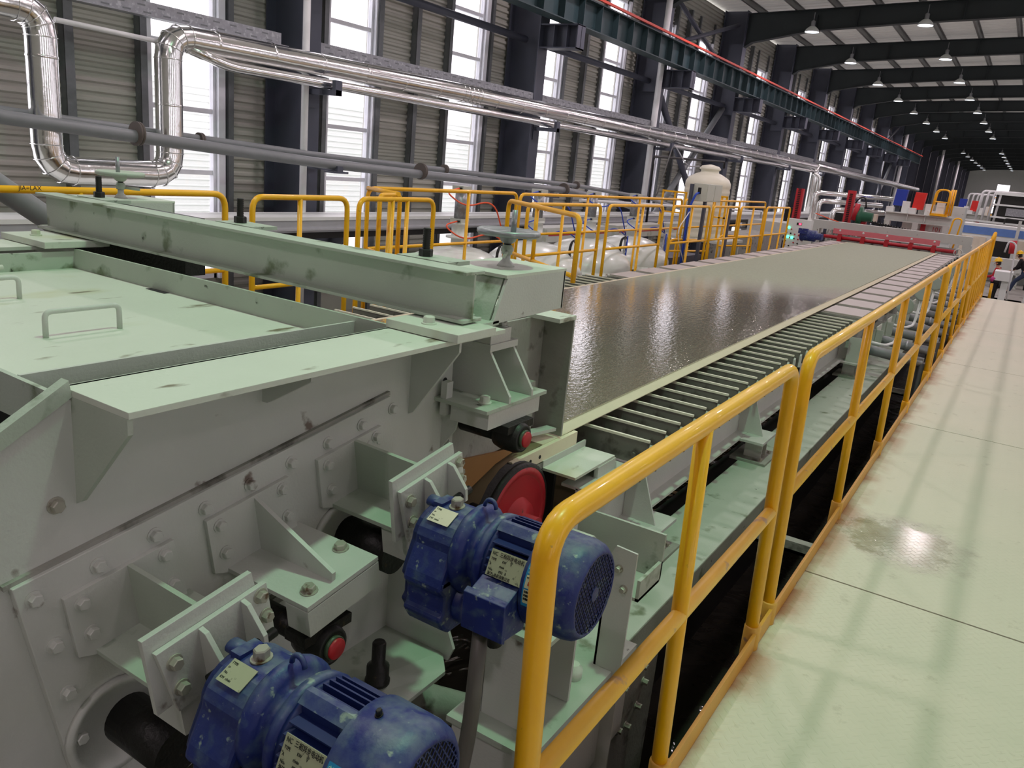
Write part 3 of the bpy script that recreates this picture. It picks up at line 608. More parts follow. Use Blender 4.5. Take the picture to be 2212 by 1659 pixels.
M().ibeam((-4.32, 3.0, .165), (-4.32, 21.8, .165), (0, 0, 1), .33, .16, .014, .012).build('beam', P_MACH, t)
for y in (3.5, 7.4, 11.3, 15.2, 19.1): M().box(-4.38, -4.26, y-.06, y+.06, FZ, 0).build('leg', P_MACH, t)
# deckle strip and drain tray at the head end
t = thing('deckle_strip', (-1.6, 3.0, .43), 'notched cream strip along the belt edge beside the drip tray', 'strip')
M().box(-1.618, -1.596, 2.70, 3.28, .425, .492).build('strip', CREAM, t, bevel=.002); M().box(-1.618, -1.594, 2.70, 3.27, .392, .420).build('backing', P_DIRT, t)
hb = M(); [hb.cyl((-1.597, y, .455), (-1.594, y, .455), .009, n=10) for y in (2.76, 2.85, 2.93)]; hb.build('holes', BLACK, t)
t = thing('drip_tray', (-1.5, 3.2, .38), 'stained pale tray plate with an upturned back at the first foils', 'tray')
M().box(-1.655, -1.425, 2.96, 3.36, .385, .397).build('plate', P_LID, t); M().box(-1.600, -1.590, 2.96, 3.37, .387, .428).build('upstand', P_MACH, t)
M().prism([(-1.60, 3.365, .19), (-1.40, 3.365, .19), (-1.42, 3.365, .36), (-1.46, 3.365, .39), (-1.60, 3.365, .39)], (0, .012, 0)).box(-1.44, -1.42, 3.18, 3.365, .19, .385).build('bracket', P_MACH, t)
o = M().box(-3.8, -1.56, 3.02, 3.04, -.5, .37).build('shade_plate', DKCONC); tag(o, 'dark plate standing in for the shade behind the red roll', 'plate')  # dark sheet put in to give the shade behind the roll
# piping on the right of the suction boxes
for i in range(12):
    y = 8.98+SP*i; lb = 'grey suction pipe with a white threaded end, %s along the machine side' % ORD[i]
    if i == 0:
        p0 = thing('suction_pipe', (-1, y, .12), lb, 'pipe', 'suction pipes beside the railing')
        M().cyl((-1.25, y, .16), (-.80, y, .13), .052, n=16).build('pipe', GREYPIPE, p0); M().lathe((-.88, y, .135), (1, 0, -.05), [(.06, 0), (.06, .02), (.05, .022), (.05, .26)], 16).build('sleeve', GALV, p0)
        M().cyl((-.62, y, .12), (-.62, y, FZ), .05, n=14).build('drop_pipe', RUBBER, p0)
        M().lathe((-1.19, y, .155), (-1, 0, 0), [(.075, 0), (.075, .02)], 16).build('flange', P_MACH, p0)
    else: dup(p0, (0, SP*i, 0), lb)
u0 = None
for i in range(6):
    y = 9.35+2*SP*i; lb = 'pale round pressure gauge on a bent white pipe, %s along the machine side' % ORD[i]
    if u0 is None:
        u0 = thing('gauge', (-1, y, .1), lb, 'gauge', 'round gauges beside the railing')
        M().tube(fillet([(-1.22, y-.25, .22), (-1.02, y-.25, .20), (-.96, y+.1, .20), (-.94, y+.12, .52)], .09, 5), .016, 10).build('bent_pipe', PVC, u0)
        M().lathe((-.94, y+.10, .60), (.15, -1, .15), [(.085, -.03), (.09, 0), (.09, .012), (.08, .014)], 26).build('dial', mat('gauge_rim_grey', (150, 156, 150), .4), u0)
        M().lathe((-.94, y+.085, .603), (.15, -1, .15), [(.078, 0), (.078, .002)], 26).build('gauge_glass', mat('gauge_face', (146, 158, 150), .25), u0)
    else: dup(u0, (0, 2*SP*i, 0), lb)
for i in range(11):
    y = 8.86+SP*i; lb = 'upright pale bolted bracket plate with a lug beside a suction box, %s in the row' % ORD[i]
    if i == 0:
        b0 = thing('box_bracket', (-1.15, y, 0), lb, 'bracket', 'bracket plates beside the suction boxes')
        M().prism([(-1.33, y, -.02), (-1.17, y, -.02), (-1.12, y, .12), (-1.12, y, .27), (-1.33, y, .27)], (0, .012, 0)).build('plate', P_MACH, b0)
        M().box(-1.20, -1.188, y, y+.34, .06, .30).build('side', P_LID, b0)
        M().hexb((-1.188, y+.08, .24), (1, 0, 0), .013, .014).hexb((-1.188, y+.28, .10), (1, 0, 0), .013, .014).build('bolt', BLACK_STEEL, b0)
    else: dup(b0, (0, SP*i, 0), lb)
# ------------------------------------------------------------------ head box
SX = -1.62
H = thing('head_box', (-2.7, 1.6, .3), 'large grey-green painted steel head box filling the lower left', 'machine')
M().prism([(SX, .30, .0), (SX, .30, .80), (SX, .87, 1.13), (SX, 2.26, 1.13), (SX, 2.26, .575), (SX, 2.0, .53), (SX, 1.2, .36), (SX, 1.1, .0)], (-.02, 0, 0)).build('side_plate', P_MACH, H, bevel=.002)
# folded flange on top and the near sloping edge
M().box(-1.655, -1.415, .89, 2.26, 1.135, 1.15).box(-1.70, -1.545, 2.22, 2.47, 1.135, 1.15).build('top_flange', P_LID, H, bevel=.001)
M().prism([(-1.642, .30, .835), (-1.642, .885, 1.172), (-1.642, .89, 1.135), (-1.642, .30, .80)], (.028, 0, 0)).build('sloping_edge', P_STAIN_GREENLIT, H)
for y in (.89,): M().prism([(SX, y, 1.135), (-1.42, y, 1.135), (-1.42, y, 1.10), (-1.60, y, .90), (SX, y, .89)], (0, .012, 0)).build('gusset', P_STAIN_GREENLIT, H)
M().prism([(SX, 1.40, 1.135), (-1.44, 1.40, 1.135), (-1.44, 1.40, 1.115), (-1.60, 1.40, 1.02), (SX, 1.40, 1.02)], (0, .012, 0)).build('gusset', P_MACH, H)
M().prism([(SX, 2.02, 1.135), (-1.43, 2.02, 1.135), (-1.43, 2.02, 1.10), (-1.60, 2.02, .86), (SX, 2.02, .85)], (0, .012, 0)).build('gusset', P_MACH, H)
# far side plate and lid pan
M().box(-3.86, -3.84, .2, 2.3, .0, 1.13).build('far_side_plate', P_MACH, H)
M().box(-3.84, -3.60, .2, 2.26, 1.135, 1.15).build('far_flange', P_LID, H)
ZL = 1.06
M().box(-3.52, -1.845, .93, 1.985, ZL-.012, ZL).build('lid', P_LID, H)
M().box(-3.52, -1.64, 1.985, 1.997, ZL-.02, ZL+.085).build('pan_rear_wall', P_STAIN_GREENLIT, H)
M().box(-3.532, -3.52, .3, 1.99, ZL-.02, ZL+.075).build('pan_far_wall', P_STAIN_GREENLIT, H)
M().prism([(-1.852, .90, ZL+.07), (-1.852, 1.985, ZL+.07), (-1.852, 1.985, ZL-.2), (-1.852, .90, ZL-.2)], (.01, 0, 0)).build('pan_near_wall', P_MACH, H)
M().box(-1.658, -1.646, .9, 2.26, ZL-.25, 1.15).build('pan_outer_wall', P_STAIN_GREENLIT, H)
M().prism([(-3.52, .95, ZL+.06), (-1.655, .885, ZL+.075), (-1.655, .885, ZL-.02), (-3.52, .95, ZL-.06)], (0, -.012, 0)).build('pan_front_wall', P_STAIN_GREENLIT, H)
M().box(-3.5, -1.66, .0, .96, .70, .72).box(-3.5, -1.66, .955, .965, .7, 1.0).build('cavity_shade', BLACK, H)  # black sheets stand in for the shade inside the open front
M().cyl((-3.5, .80, .92), (-1.66, .80, .92), .03, n=12).build('inner_tube', P_STAIN_GREENLIT, H)
M().box(-3.84, -1.64, 2.05, 2.9, .55, .80).build('inner_body', P_DIRT, H)
M().box(-2.96, -2.84, 1.955, 1.98, ZL+.0005, ZL+.002).build('slot', BLACK, H)
# lid handles and hinge
for x, ya, yb in ((-2.40, 1.255, 1.49), (-2.98, 1.22, 1.475)):
    M().tube(fillet([(x, ya, ZL), (x, ya, ZL+.078), (x, yb, ZL+.078), (x, yb, ZL)], .022, 5), .0085, 12).build('handle', P_MACH, H)
hz = M(); hz.cyl((-3.47, 1.50, ZL+.03), (-3.47, 1.58, ZL+.03), .012, n=10).cyl((-3.47, 1.585, ZL+.03), (-3.47, 1.66, ZL+.03), .010, n=10).box(-3.50, -3.43, 1.49, 1.58, ZL, ZL+.018); hz.build('hinge', P_LID, H)
# bolted doubler plate, its top edge rising away from the camera (9 degrees)
Q = Vector((0, math.cos(math.radians(9.2)), math.sin(math.radians(9.2)))); W = Vector((0, -Q.z, Q.y)); X = Vector((1, 0, 0))
P0 = Vector((-1.60, .735, .752))
def sp(u, v, x=0): return P0+Q*u+W*v+X*x      # coordinates on the sloped plate
M().prism([sp(0, 0, -.02), sp(1.18, 0, -.02), sp(1.18, -.10, -.02), sp(1.18, -.62, -.02), sp(.02, -.72, -.02)], (.022, 0, 0)).build('doubler_plate', P_MACH, H, bevel=.002)
M().prism([sp(-.012, .010, -.02), sp(1.19, .010, -.02), sp(1.19, -.002, -.02), sp(-.012, -.002, -.02)], (.012, 0, 0)).build('weld_strip', P_DIRT, H)
bo = [sp(.035+.1435*i, -.045, .002) for i in range(9)]+[sp(.05, -.045-.135*j, .002) for j in range(1, 5)]
bo += [sp(1.055, -.115, .002), sp(1.10, -.12, .002), Vector((SX, .845, .90))]
for i, b in enumerate(bo): M().hexb(b, X, .0135, .014).build('bolt', P_MACH if i < 15 else BOLT, H)
M().prism([(SX, 2.24, .80), (SX, 2.24, .60), (SX, 2.26, .60), (SX, 2.26, .80)], (.02, 0, 0)).box(-1.60, -1.575, 2.17, 2.205, .82, .94).build('edge_bar', P_MACH, H)
M().lathe((SX+.001, 2.18, 1.0), X, [(.0, 0), (.011, 0), (.011, .001)], 12).lathe((SX+.001, 2.215, .93), X, [(.0, 0), (.012, 0), (.012, .001)], 12).build('hole', BLACK, H)
# brackets on the doubler: 0 and 2 carry motors, 1 carries a bearing
def bracket(u, kind, label):
    o = sp(u, 0, 0); t = thing('shaft_bracket', o+Vector((.15, .1, -.25)), label, 'bracket', 'bolted brackets on the head box side')
    def q(a, b, x=0): return sp(u+a, b, x)
    # wall plate, clipped lower corner
    M().prism([q(0, -.075, .002), q(.275, -.075, .002), q(.285, -.255, .002), q(.04, -.255, .002), q(.0, -.235, .002)], (.014, 0, 0)).build('wall_plate', P_MACH, t, bevel=.001); wp_ = bpy.data.objects[list(ORIG)[-1]]
    for a, b in ((.035, -.105), (.04, -.19), (.245, -.100), (.252, -.19)): M().hexb(q(a, b, .016), X, .013, .013).build('bolt', P_MACH, wp_)
    M().prism([q(.04, -.255, 0), q(.30, -.255, 0), q(.30, -.255, .31), q(.04, -.255, .31)], W*.014).build('shelf', P_STAIN_GREENLIT if kind else P_MACH, t, bevel=.001)
    if kind == 0:
        M().prism([q(.15, -.08, .014), q(.15, -.245, .014), q(.15, -.245, .285), q(.15, -.215, .29)], Q*.012).build('web', P_MACH, t)
        for a in (.09, .27): M().hexb(q(a, -.241, .265 if a < .2 else .20), W, .016, .015).build('bolt', BOLT, t)
        M().prism([q(.04, -.258, .23), q(.30, -.258, .23), q(.30, -.258, .31), q(.04, -.258, .31)], W*-.075).build('block', P_MACH, t, bevel=.001)
    else:
        M().prism([q(.15, -.075, .014), q(.15, -.245, .014), q(.15, -.245, .29), q(.15, -.085, .29)], Q*.012).build('web', P_STAIN_GREENLIT, t)
        M().prism([q(.0, -.055, .285), q(.275, -.055, .285), q(.28, -.10, .285), q(.285, -.245, .285), q(.0, -.25, .285)], (.014, 0, 0)).build('torque_plate', P_MACH, t, bevel=.001)
        M().prism([q(.015, -.092, .30), q(.30, -.092, .30), q(.305, -.245, .30), q(.04, -.262, .30)], (.014, 0, 0)).build('outer_plate', P_MACH, t, bevel=.001); op_ = bpy.data.objects[list(ORIG)[-1]]
        for a, b in ((.05, -.135), (.055, -.205), (.278, -.115), (.285, -.175)): M().hexb(q(a, b, .314), X, .013, .014).build('bolt', BOLT, op_)
        for a in (.115, .225):
            M().prism([q(a, -.095, .314), q(a, -.235, .314), q(a, -.235, .345), q(a, -.205, .378), q(a, -.165, .378), q(a, -.10, .335)], Q*.012).build('lug', P_MACH, t, bevel=.001)
        M().cyl(q(.09, -.19, .36), q(.27, -.19, .36), .012, n=12).build('pin', BLACK_STEEL, t)
        M().prism([q(.05, -.258, .20), q(.29, -.258, .20), q(.29, -.258, .30), q(.05, -.258, .30)], W*-.09).build('block', P_DIRT if u > 1 else P_MACH, t)
        M().hexb(q(.09, -.241, .262), W, .017, .018).build('shelf_bolt', BLACK_STEEL if u > 1 else BOLT, t)
    return t
bracket(.085, 1, 'pale bracket with thick torque plate bolted to the head box, nearest the camera')
bracket(.455, 0, 'pale bracket with a triangular web holding the red-capped bearing, middle of three')
bracket(.84, 1, 'pale bracket with torque plate holding the farther blue gearmotor')
# pillow bearings with red caps
def bearing(c, label, s=1.0):
    t = thing('pillow_bearing', c, label, 'bearing', 'black bearings with red end caps'); c = Vector(c)
    M().lathe(c+X*-.10*s, X, [(.050*s, 0), (.058*s, .03*s), (.058*s, .085*s), (.050*s, .105*s)], 28).box(c.x-.085*s, c.x-.01*s, c.y-.085*s, c.y+.085*s, c.z+.028*s, c.z+.058*s).build('housing', BLACK_STEEL, t, bevel=.002)
    M().lathe(c, X, [(.050*s, -.002), (.050*s, .006*s), (.040*s, .006*s), (.038*s, .0)], 28).build('seal_ring', RUBBER, t)
    M().lathe(c, X, [(.033*s, 0), (.033*s, .016*s), (.030*s, .016*s)], 24).build('ring', mat('oily_green_ring', (62, 76, 56), .4) if 'oily_green_ring' not in MATS else MATS['oily_green_ring'], t)
    M().lathe(c, X, [(.029*s, .0), (.029*s, .021*s), (.027*s, .023*s), (.002, .023*s)], 24).build('cap', RED, t)
    M().cyl(c+X*-.26*s, c+X*-.1*s, .035*s, n=18).build('shaft', BLACK_STEEL, t); return t
bearing(at(716, 1396, x=-1.30), 'black bearing with a red cap hanging under the middle head box bracket')
bearing(at(1128, 947, x=-1.36), 'black bearing with a red cap above the belt edge, below the trapezoid housing')
# round inspection rings on the plate under brackets 0 and 2
for cy, px_, lb in ((0, (250, 1560), 'nearest'), (1, (735, 1160), 'farther')):
    c = at(px_[0], px_[1], x=-1.598); t = thing('shaft_housing', c, 'round pale shaft opening ring behind the %s gearmotor bracket' % lb, 'ring')
    M().lathe(c, X, [(.125, 0), (.125, .014), (.105, .014), (.103, .004), (.0, .004)], 36).build('ring', P_MACH, t)
    M().cyl(c+Vector((0, .03, -.0)), c+Vector((.20, .03, 0)), .062, n=24).build('shaft', BLACK_STEEL, t)
# ------------------------------------------------------------------ gearmotors (axis along +X)
def gearmotor(c, label, second):
    """c = centre of the motor axis at the rear face of the fan cowl"""
    c = Vector(c); t = thing('gearmotor', c+Vector((-.4, 0, -.3)), label, 'gearmotor', 'blue gearmotors on the head box side')
    def p(x, y, z): return c+Vector((x, y, z))
    # gear case: rounded top, flat front, stepped foot
    prof = []
    for a in range(0, 181, 15): prof.append((-.0+.105*math.cos(math.radians(a)), .02+.105*math.sin(math.radians(a))))
    prof = [(y, z) for y, z in prof]+[(-.135, -.06), (-.145, -.10), (-.125, -.13), (-.125, -.19), (-.14, -.21), (-.115, -.26), (-.09, -.285), (.09, -.285), (.12, -.255), (.125, -.20), (.12, -.10), (.105, -.02)]
    M().prism([p(-.60, y, z) for y, z in prof], (.155, 0, 0)).build('gear_case', BLUE, t, bevel=.010)
    M().prism([p(-.625, y*.86, z*.93-.005) for y, z in prof], (.03, 0, 0)).build('gear_cover', DKBLUE, t, bevel=.006)
    gb = M(); gb.lathe(p(-.50, .0, -.19), (1, 0, 0), [(.088, .0), (.088, .075), (.08, .085), (.045, .087), (.045, .07), (.0, .07)], 28); gb.build('output_hub', BLUE, t)
    M().lathe(p(-.43, 0, -.19), (1, 0, 0), [(.05, 0), (.05, .02), (.035, .022)], 20).build('hub_cap', P_DIRT, t)
    rb = M(); rb.prism([p(-.60, -.115, -.055), p(-.445, -.135, -.075), p(-.445, -.135, -.09), p(-.60, -.115, -.075)], (0, .04, 0)); rb.build('rib', BLUE, t)
    fl = M(); fl.lathe(p(-.455, 0, 0), (1, 0, 0), [(.108, 0), (.115, .01), (.115, .03), (.10, .05), (.085, .055), (.085, .085), (.11, .095), (.112, .12), (.10, .125)], 32); fl.build('adapter_flange', BLUE, t)
    M().hexb(p(-.53, .0, .122), (0, 0, 1), .017, .028).build('vent_plug', BOLT, t)
    # nameplate on the shoulder of the gear case
    a = math.radians(122); n = Vector((0, math.cos(a), math.sin(a))); tt = Vector((0, -n.z, n.y)); e = p(-.535, 0, .02)+n*.1075
    gp_ = M().obox(e, X, tt, n, .085, .055, .002).build('gear_nameplate', PLATE, t)
    for i in range(4): text('TYPE: ' if i == 0 else ('i= ' if i == 1 else ('No. ' if i == 2 else 'KW  r/min')), .0085, e+n*.0013-X*.038+tt*(.016-.012*i)*-1+tt*0, X, tt*-1, INK, gp_)
    # lifting eye
    M().tube([p(-.40+.022*math.cos(q), .0, .12+.02*math.sin(q)) for q in [PI*j/8 for j in range(9)]], .006, 8).build('lifting_eye', BLUE, t)
    M().box(*[v for pair in zip(p(-.60, -.03, .09), p(-.565, .03, .135)) for v in pair]).cyl(p(-.64, 0, .115), p(-.59, 0, .115), .02, n=12).build('torque_arm', BLUE, t)
    # finned stator
    body = M(); R0 = .088; body.lathe(p(-.335, 0, 0), (1, 0, 0), [(.105, 0), (.105, .018), (R0, .02), (R0, .185)], 30); body.build('stator', DKBLUE, t)
    fins = M()
    for k in range(8):
        z = -.02+.0165*k
        for sg in (-1, 1):
            y0 = math.sqrt(max(0, R0*R0-z*z))-.01; y1 = math.sqrt(max(0, .113**2-z*z)) if k < 7 else .03
            if y1 > y0: fins.box(c.x-.315, c.x-.15, *( (c.y-y1, c.y-y0) if sg < 0 else (c.y+y0, c.y+y1)), c.z+z-.0018, c.z+z+.0018)
    for k in range(-3, 4):
        y = .0165*k; fins.box(c.x-.315, c.x-.15, c.y+y-.0018, c.y+y+.0018, c.z+.075, c.z+math.sqrt(.113**2-y*y)); fins.box(c.x-.315, c.x-.15, c.y+y-.0018, c.y+y+.0018, c.z-math.sqrt(.113**2-y*y), c.z-.075)
    fo = fins.build('cooling_fins', DKBLUE, t); fo['kind'] = 'stuff'
    # broad flat ridge among the fins
    M().prism([p(-.325, -.055, .10), p(-.325, -.035, .116), p(-.325, -.020, .114), p(-.325, -.04, .09)], (.175, 0, 0)).build('ridge', BLUE, t)
    # motor nameplate facing the camera above the terminal box
    a = math.radians(157); n = Vector((0, math.cos(a), math.sin(a))); tt = Vector((0, n.z, -n.y)); e = p(-.232, 0, 0)+n*.116
    mp_ = M().obox(e, X, tt, n, .135, .062, .002).build('motor_nameplate', PLATE, t)
    q0 = e+n*.0013-X*.062
    text('NC  三相异步电动机', .0125, q0-tt*-.018, X, tt, INK, mp_); 
    for i, s_ in enumerate(('TYPE         KW      V', 'A            r/min', 'No.          IP55   B')): text(s_, .0085, q0+tt*(.006-.012*i), X, tt, INK, mp_)
    text('浙江  电机有限公司', .0095, q0-tt*.029, X, tt, INK, mp_)
    # terminal box on the camera side, cable gland below
    tb = M().prism([p(-.315, -.10, .015), p(-.315, -.165, -.012), p(-.315, -.165, -.105), p(-.315, -.07, -.115), p(-.315, -.07, .02)], (.135, 0, 0)); tb.build('terminal_box', BLUE, t, bevel=.003)
    tb_ = bpy.data.objects[list(ORIG)[-1]]; M().prism([p(-.322, -.163, .0), p(-.322, -.178, -.008), p(-.322, -.178, -.10), p(-.322, -.163, -.108)], (.149, 0, 0)).build('terminal_cover', BLUE, tb_, bevel=.002)
    M().cyl(p(-.24, -.12, -.10), p(-.24, -.12, -.15), .022, n=14).build('cable_gland', RUBBER, t)
    # fan cowl with perforated rear
    M().lathe(p(-.165, 0, 0), (1, 0, 0), [(.120, -.012), (.122, -.008), (.122, .115), (.118, .140), (.106, .160), (.101, .165), (.096, .165), (.096, .160)], 40, caps=False).build('fan_cowl', BLUE, t)
    M().lathe(p(-.012, 0, 0), (1, 0, 0), [(.10, 0), (.0, .001)], 32, caps=False).build('cowl_interior', BLACK, t)
    gr = M(); RG = .099; d = .0125
    for sg in (1, -1):
        dv = Vector((0, math.cos(math.radians(58)), sg*math.sin(math.radians(58)))); nv = Vector((0, -dv.z, dv.y))
        for k in range(-8, 9):
            o = k*d
            if abs(o) >= RG: continue
            L_ = 2*math.sqrt(RG*RG-o*o); gr.obox(p(-.0015, 0, 0)+nv*o, dv, nv, X, L_, .0024, .002)
    gr.lathe(p(-.003, 0, 0), (1, 0, 0), [(.017, 0), (.017, .0045)], 20); gr.build('fan_grille', BLUE, t)
    for a in (95, 215, 335): M().hexb(p(-.13, .122*math.cos(math.radians(a)), .122*math.sin(math.radians(a))), (0, math.cos(math.radians(a)), math.sin(math.radians(a))), .006, .01).build('screw', BLACK_STEEL, t)
    # energy label wrapped on the cowl
    def patch(a0, a1, x0, x1, R, mt, nm, pt=None):
        vs = []; K = 8
        for i in range(K+1):
            a = math.radians(a0+(a1-a0)*i/K)
            for x in (x0, x1): vs.append(p(x, R*math.cos(a), R*math.sin(a)))
        return M().add(vs, [(2*i, 2*i+1, 2*i+3, 2*i+2) for i in range(K)]).build(nm, mt, pt or t)
    patch(143, 190, -.164, -.080, .1226, LBLB, 'energy_sticker'); es_ = bpy.data.objects[list(ORIG)[-1]]; patch(155, 169, -.159, -.084, .1230, LBLW, 'sticker_panel', es_); patch(170.5, 186, -.159, -.084, .1230, LBLW, 'sticker_panel', es_)
    def lab(s_, sz, a, x, mt):
        a = math.radians(a); n = Vector((0, math.cos(a), math.sin(a))); text(s_, sz, p(x, 0, 0)+n*.1236, X, Vector((0, n.z, -n.y)), mt, es_)
    lab('中国能效标识', .0115, 150, -.160, INKG); lab('CHINA ENERGY LABEL', .005, 153, -.158, INKG)
    lab('型号', .004, 158.5, -.157, INK); lab('能效等级', .010, 165.5, -.150, INKR); lab('3', .012, 167.5, -.096, INKR)
    for i in range(3): lab('依据国家标准能源效率'[:9-i], .0062, 174+4*i, -.157, INK)
    for ch in t.children_recursive:
        q_ = c.x-ORIG[t.name].x
        gear = ch.name.split('.')[0] in ('gear_case', 'gear_cover', 'output_hub', 'hub_cap', 'rib', 'vent_plug', 'gear_nameplate', 'torque_arm') or (ch.parent and ch.parent.name.startswith('gear_nameplate'))
        cy_, cz_ = c.y-ORIG[t.name].y, c.z-ORIG[t.name].z; kz = .76 if gear else 1.05; ky = 1 if gear else 1.05
        for v in ch.data.vertices: v.co.x = q_+(v.co.x-q_)*.80; v.co.z = cz_+(v.co.z-cz_)*kz; v.co.y = cy_+(v.co.y-cy_)*ky
    return t
C2 = Vector((-.69, 1.62, .71))
gearmotor(C2, 'farther blue gearmotor behind the railing bend, white paint-splashed fan cowl', True)
gearmotor(C2+Vector((.01, -.66, -.11)), 'nearest blue gearmotor at the bottom edge, dusty ribbed body', False)
# flexible conduit from the farther motor
q = C2+Vector((-.24, -.12, -.15)); o = M().tube(fillet([q, q+Vector((0, -.01, -.35)), q+Vector((-.0, -.12, -.62)), q+Vector((-.05, -.4, -.9))], .2, 6), .021, 14).build('flexible_conduit', mat('conduit_grey', (92, 90, 84), .45)); tag(o, 'grey flexible conduit hanging from the farther gearmotor', 'conduit')
# ------------------------------------------------------------------ cross beam over the head box
B = thing('cross_beam', (-2.64, 2.08, 1.15), 'long greenish I-beam lying across the head box', 'beam')
M().ibeam((-3.93, 2.10, 1.268), (-1.445, 2.10, 1.268), (0, 0, 1), .165, .105, .011, .009).build('beam', P_STAIN_GREENLIT, B, bevel=.0015)
for x0, x1 in ((-1.66, -1.375), (-3.86, -3.5)): M().box(x0, x1, 1.93 if x0 > -2 else 1.85, 2.14, 1.152, 1.18).build('base_plate', P_LID, B, bevel=.002)
M().prism([(-1.56, 2.06, 1.185), (-1.45, 2.06, 1.185), (-1.45, 2.16, 1.185)], (0, 0, .012)).build('weld_gusset', P_MACH, B)
for b in ((-1.53, 1.985, 1.18), (-3.72, 1.93, 1.18)): M().hexb(b, (0, 0, 1), .017, .02).build('bolt', P_LID, B)
# clamp plates with threaded studs behind it
for i, (x, lb) in enumerate(((-3.70, 'left end'), (-2.71, 'middle'), (-1.745, 'right end'))):
    s = thing('threaded_stud', (x, 2.22, 1.36), 'black threaded stud with hex nut on a clamp plate, %s of the cross beam' % lb, 'bolt', 'studs behind the cross beam')
    st = M(); st.lathe((x, 2.22, 1.30), (0, 0, 1), [(.014, 0)]+[(.0145 if j % 2 else .0125, .07+.004*j) for j in range(20)]+[(.012, .150)], 14); st.build('rod', BLACK_STEEL, s)
    M().lathe((x, 2.22, 1.353), (0, 0, 1), [(.025, 0), (.025, .022), (.023, .025)], 6, smooth=False).build('nut', BLACK_STEEL, s)
    o = M().box(x-.08, x+.14, 2.16, 2.29, 1.338, 1.352).build('clamp_plate', P_STAIN_GREENLIT); tag(o, 'greenish clamp plate under the %s stud' % lb, 'plate')
o = M().box(-3.9, -3.0, 2.17, 2.27, 1.09, 1.335).build('rear_beam', BLACK_STEEL); tag(o, 'short dark rear beam behind the left half of the cross beam', 'beam')
# trapezoid spindle housings with hand wheels
def spindle(cx, near):
    t = thing('spindle_housing', (cx, 2.5, 1.15), 'pale trapezoid spindle housing at the %s end of the cross beam' % ('right' if near else 'far left'), 'housing', 'spindle housings')
    w0, w1 = cx-.16, cx+.14
    for x in (w1-.012, w0): M().prism([(x, 2.26, 1.155), (x, 2.335, 1.31), (x, 2.745, 1.31), (x, 2.745, 1.165)], (.012, 0, 0)).build('side_plate', P_MACH, t, bevel=.001)
    M().box(w0, w1, 2.325, 2.75, 1.308, 1.32).build('top_plate', P_LID, t, bevel=.001)
    M().prism([(w0, 2.262, 1.155), (w0, 2.337, 1.31), (w0, 2.345, 1.31), (w0, 2.27, 1.155)], (w1-w0-.02, 0, 0)).build('front_plate', P_STAIN_GREENLIT, t)
    M().box(w0, w1, 2.735, 2.747, 1.165, 1.31).build('back_plate', P_MACH, t); M().box(w0-.02, w1, 2.20, 2.30, 1.15, 1.165).build('foot', P_STAIN_GREENLIT, t); M().hexb((w1-.07, 2.225, 1.165), (0, 0, 1), .014, .016).build('bolt', P_STAIN_GREENLIT, t)
    M().cyl((cx, 2.55, .95), (cx, 2.55, 1.17), .016, n=12).build('lower_spindle', P_DIRT, t)
    h = thing('hand_wheel', (cx, 2.53, 1.32), 'grey hand wheel with a crank pin on the %s spindle housing' % ('right' if near else 'far left'), 'hand wheel', 'spindle hand wheels')
    M().lathe((cx, 2.53, 1.32), (0, 0, 1), [(.034, 0), (.026, .012), (.020, .02), (.015, .024), (.015, .05)], 18).build('gland', P_MACH, h)
    M().lathe((cx, 2.53, 1.365), (0, 0, 1), [(.021, 0), (.021, .008), (.024, .012), (.024, .022), (.019, .028), (.019, .034)], 6 if near else 16).build('lock_nut', P_STAIN_GREENLIT, h)
    M().tube([(cx, 2.53, 1.375), (cx+.06, 2.42 if near else 2.60, 1.37)], .007, 8).build('lock_lever', P_STAIN_GREENLIT, h)
    M().cyl((cx, 2.53, 1.39), (cx, 2.53, 1.41), .014, n=12).build('stem', BLACK_STEEL, h)
    M().lathe((cx, 2.53, 1.405), (0, 0, 1), [(.018, 0), (.028, .008), (.032, .02), (.045, .03), (.10, .033), (.112, .028), (.118, .034), (.118, .046), (.110, .051), (.098, .044), (.03, .042), (.02, .046), (.0, .046)], 32).build('wheel', GALV if near else P_STAIN_GREENLIT, h)
    M().cyl((cx+.045, 2.49, 1.44), (cx+.045, 2.49, 1.53), .0105, n=12).build('crank_pin', GALV, h)
spindle(-1.61, True); spindle(-4.02, False)
# ------------------------------------------------------------------ bearing yoke right of the head box
Y = thing('bearing_yoke', (-1.5, 2.4, .82), 'pale yoke of two sloping plates carrying the red-capped bearing by the belt', 'bracket')
M().box(-1.72, -1.395, 2.16, 2.56, .868, .882).build('shelf', P_STAIN_GREENLIT, Y, bevel=.001)
for y in (2.295, 2.445): M().prism([(-1.70, y, .88), (-1.395, y, .88), (-1.395, y, .905), (-1.50, y, 1.06), (-1.72, y, 1.08)], (0, .012, 0)).build('fin', P_MACH, Y)
M().box(-1.72, -1.485, 2.285, 2.465, 1.05, 1.075).build('cap_plate', P_MACH, Y, bevel=.001); M().box(-1.66, -1.49, 2.29, 2.42, 1.075, 1.125).build('clamp_block', P_MACH, Y, bevel=.002)
for b in ((-1.515, 2.31, 1.125), (-1.515, 2.40, 1.125)): M().hexb(b, (0, 0, 1), .012, .014).build('bolt', P_MACH, Y)
M().box(-1.56, -1.40, 2.18, 2.52, .808, .868).build('bearing_block', P_MACH, Y, bevel=.001); M().hexb((-1.46, 2.24, .882), (0, 0, 1), .017, .02).build('shelf_bolt', P_LID, Y)
M().prism([(-1.62, 2.215, .87), (-1.54, 2.215, .87), (-1.56, 2.215, .76), (-1.63, 2.215, .66)], (0, .01, 0)).build('side_gusset', P_MACH, Y)
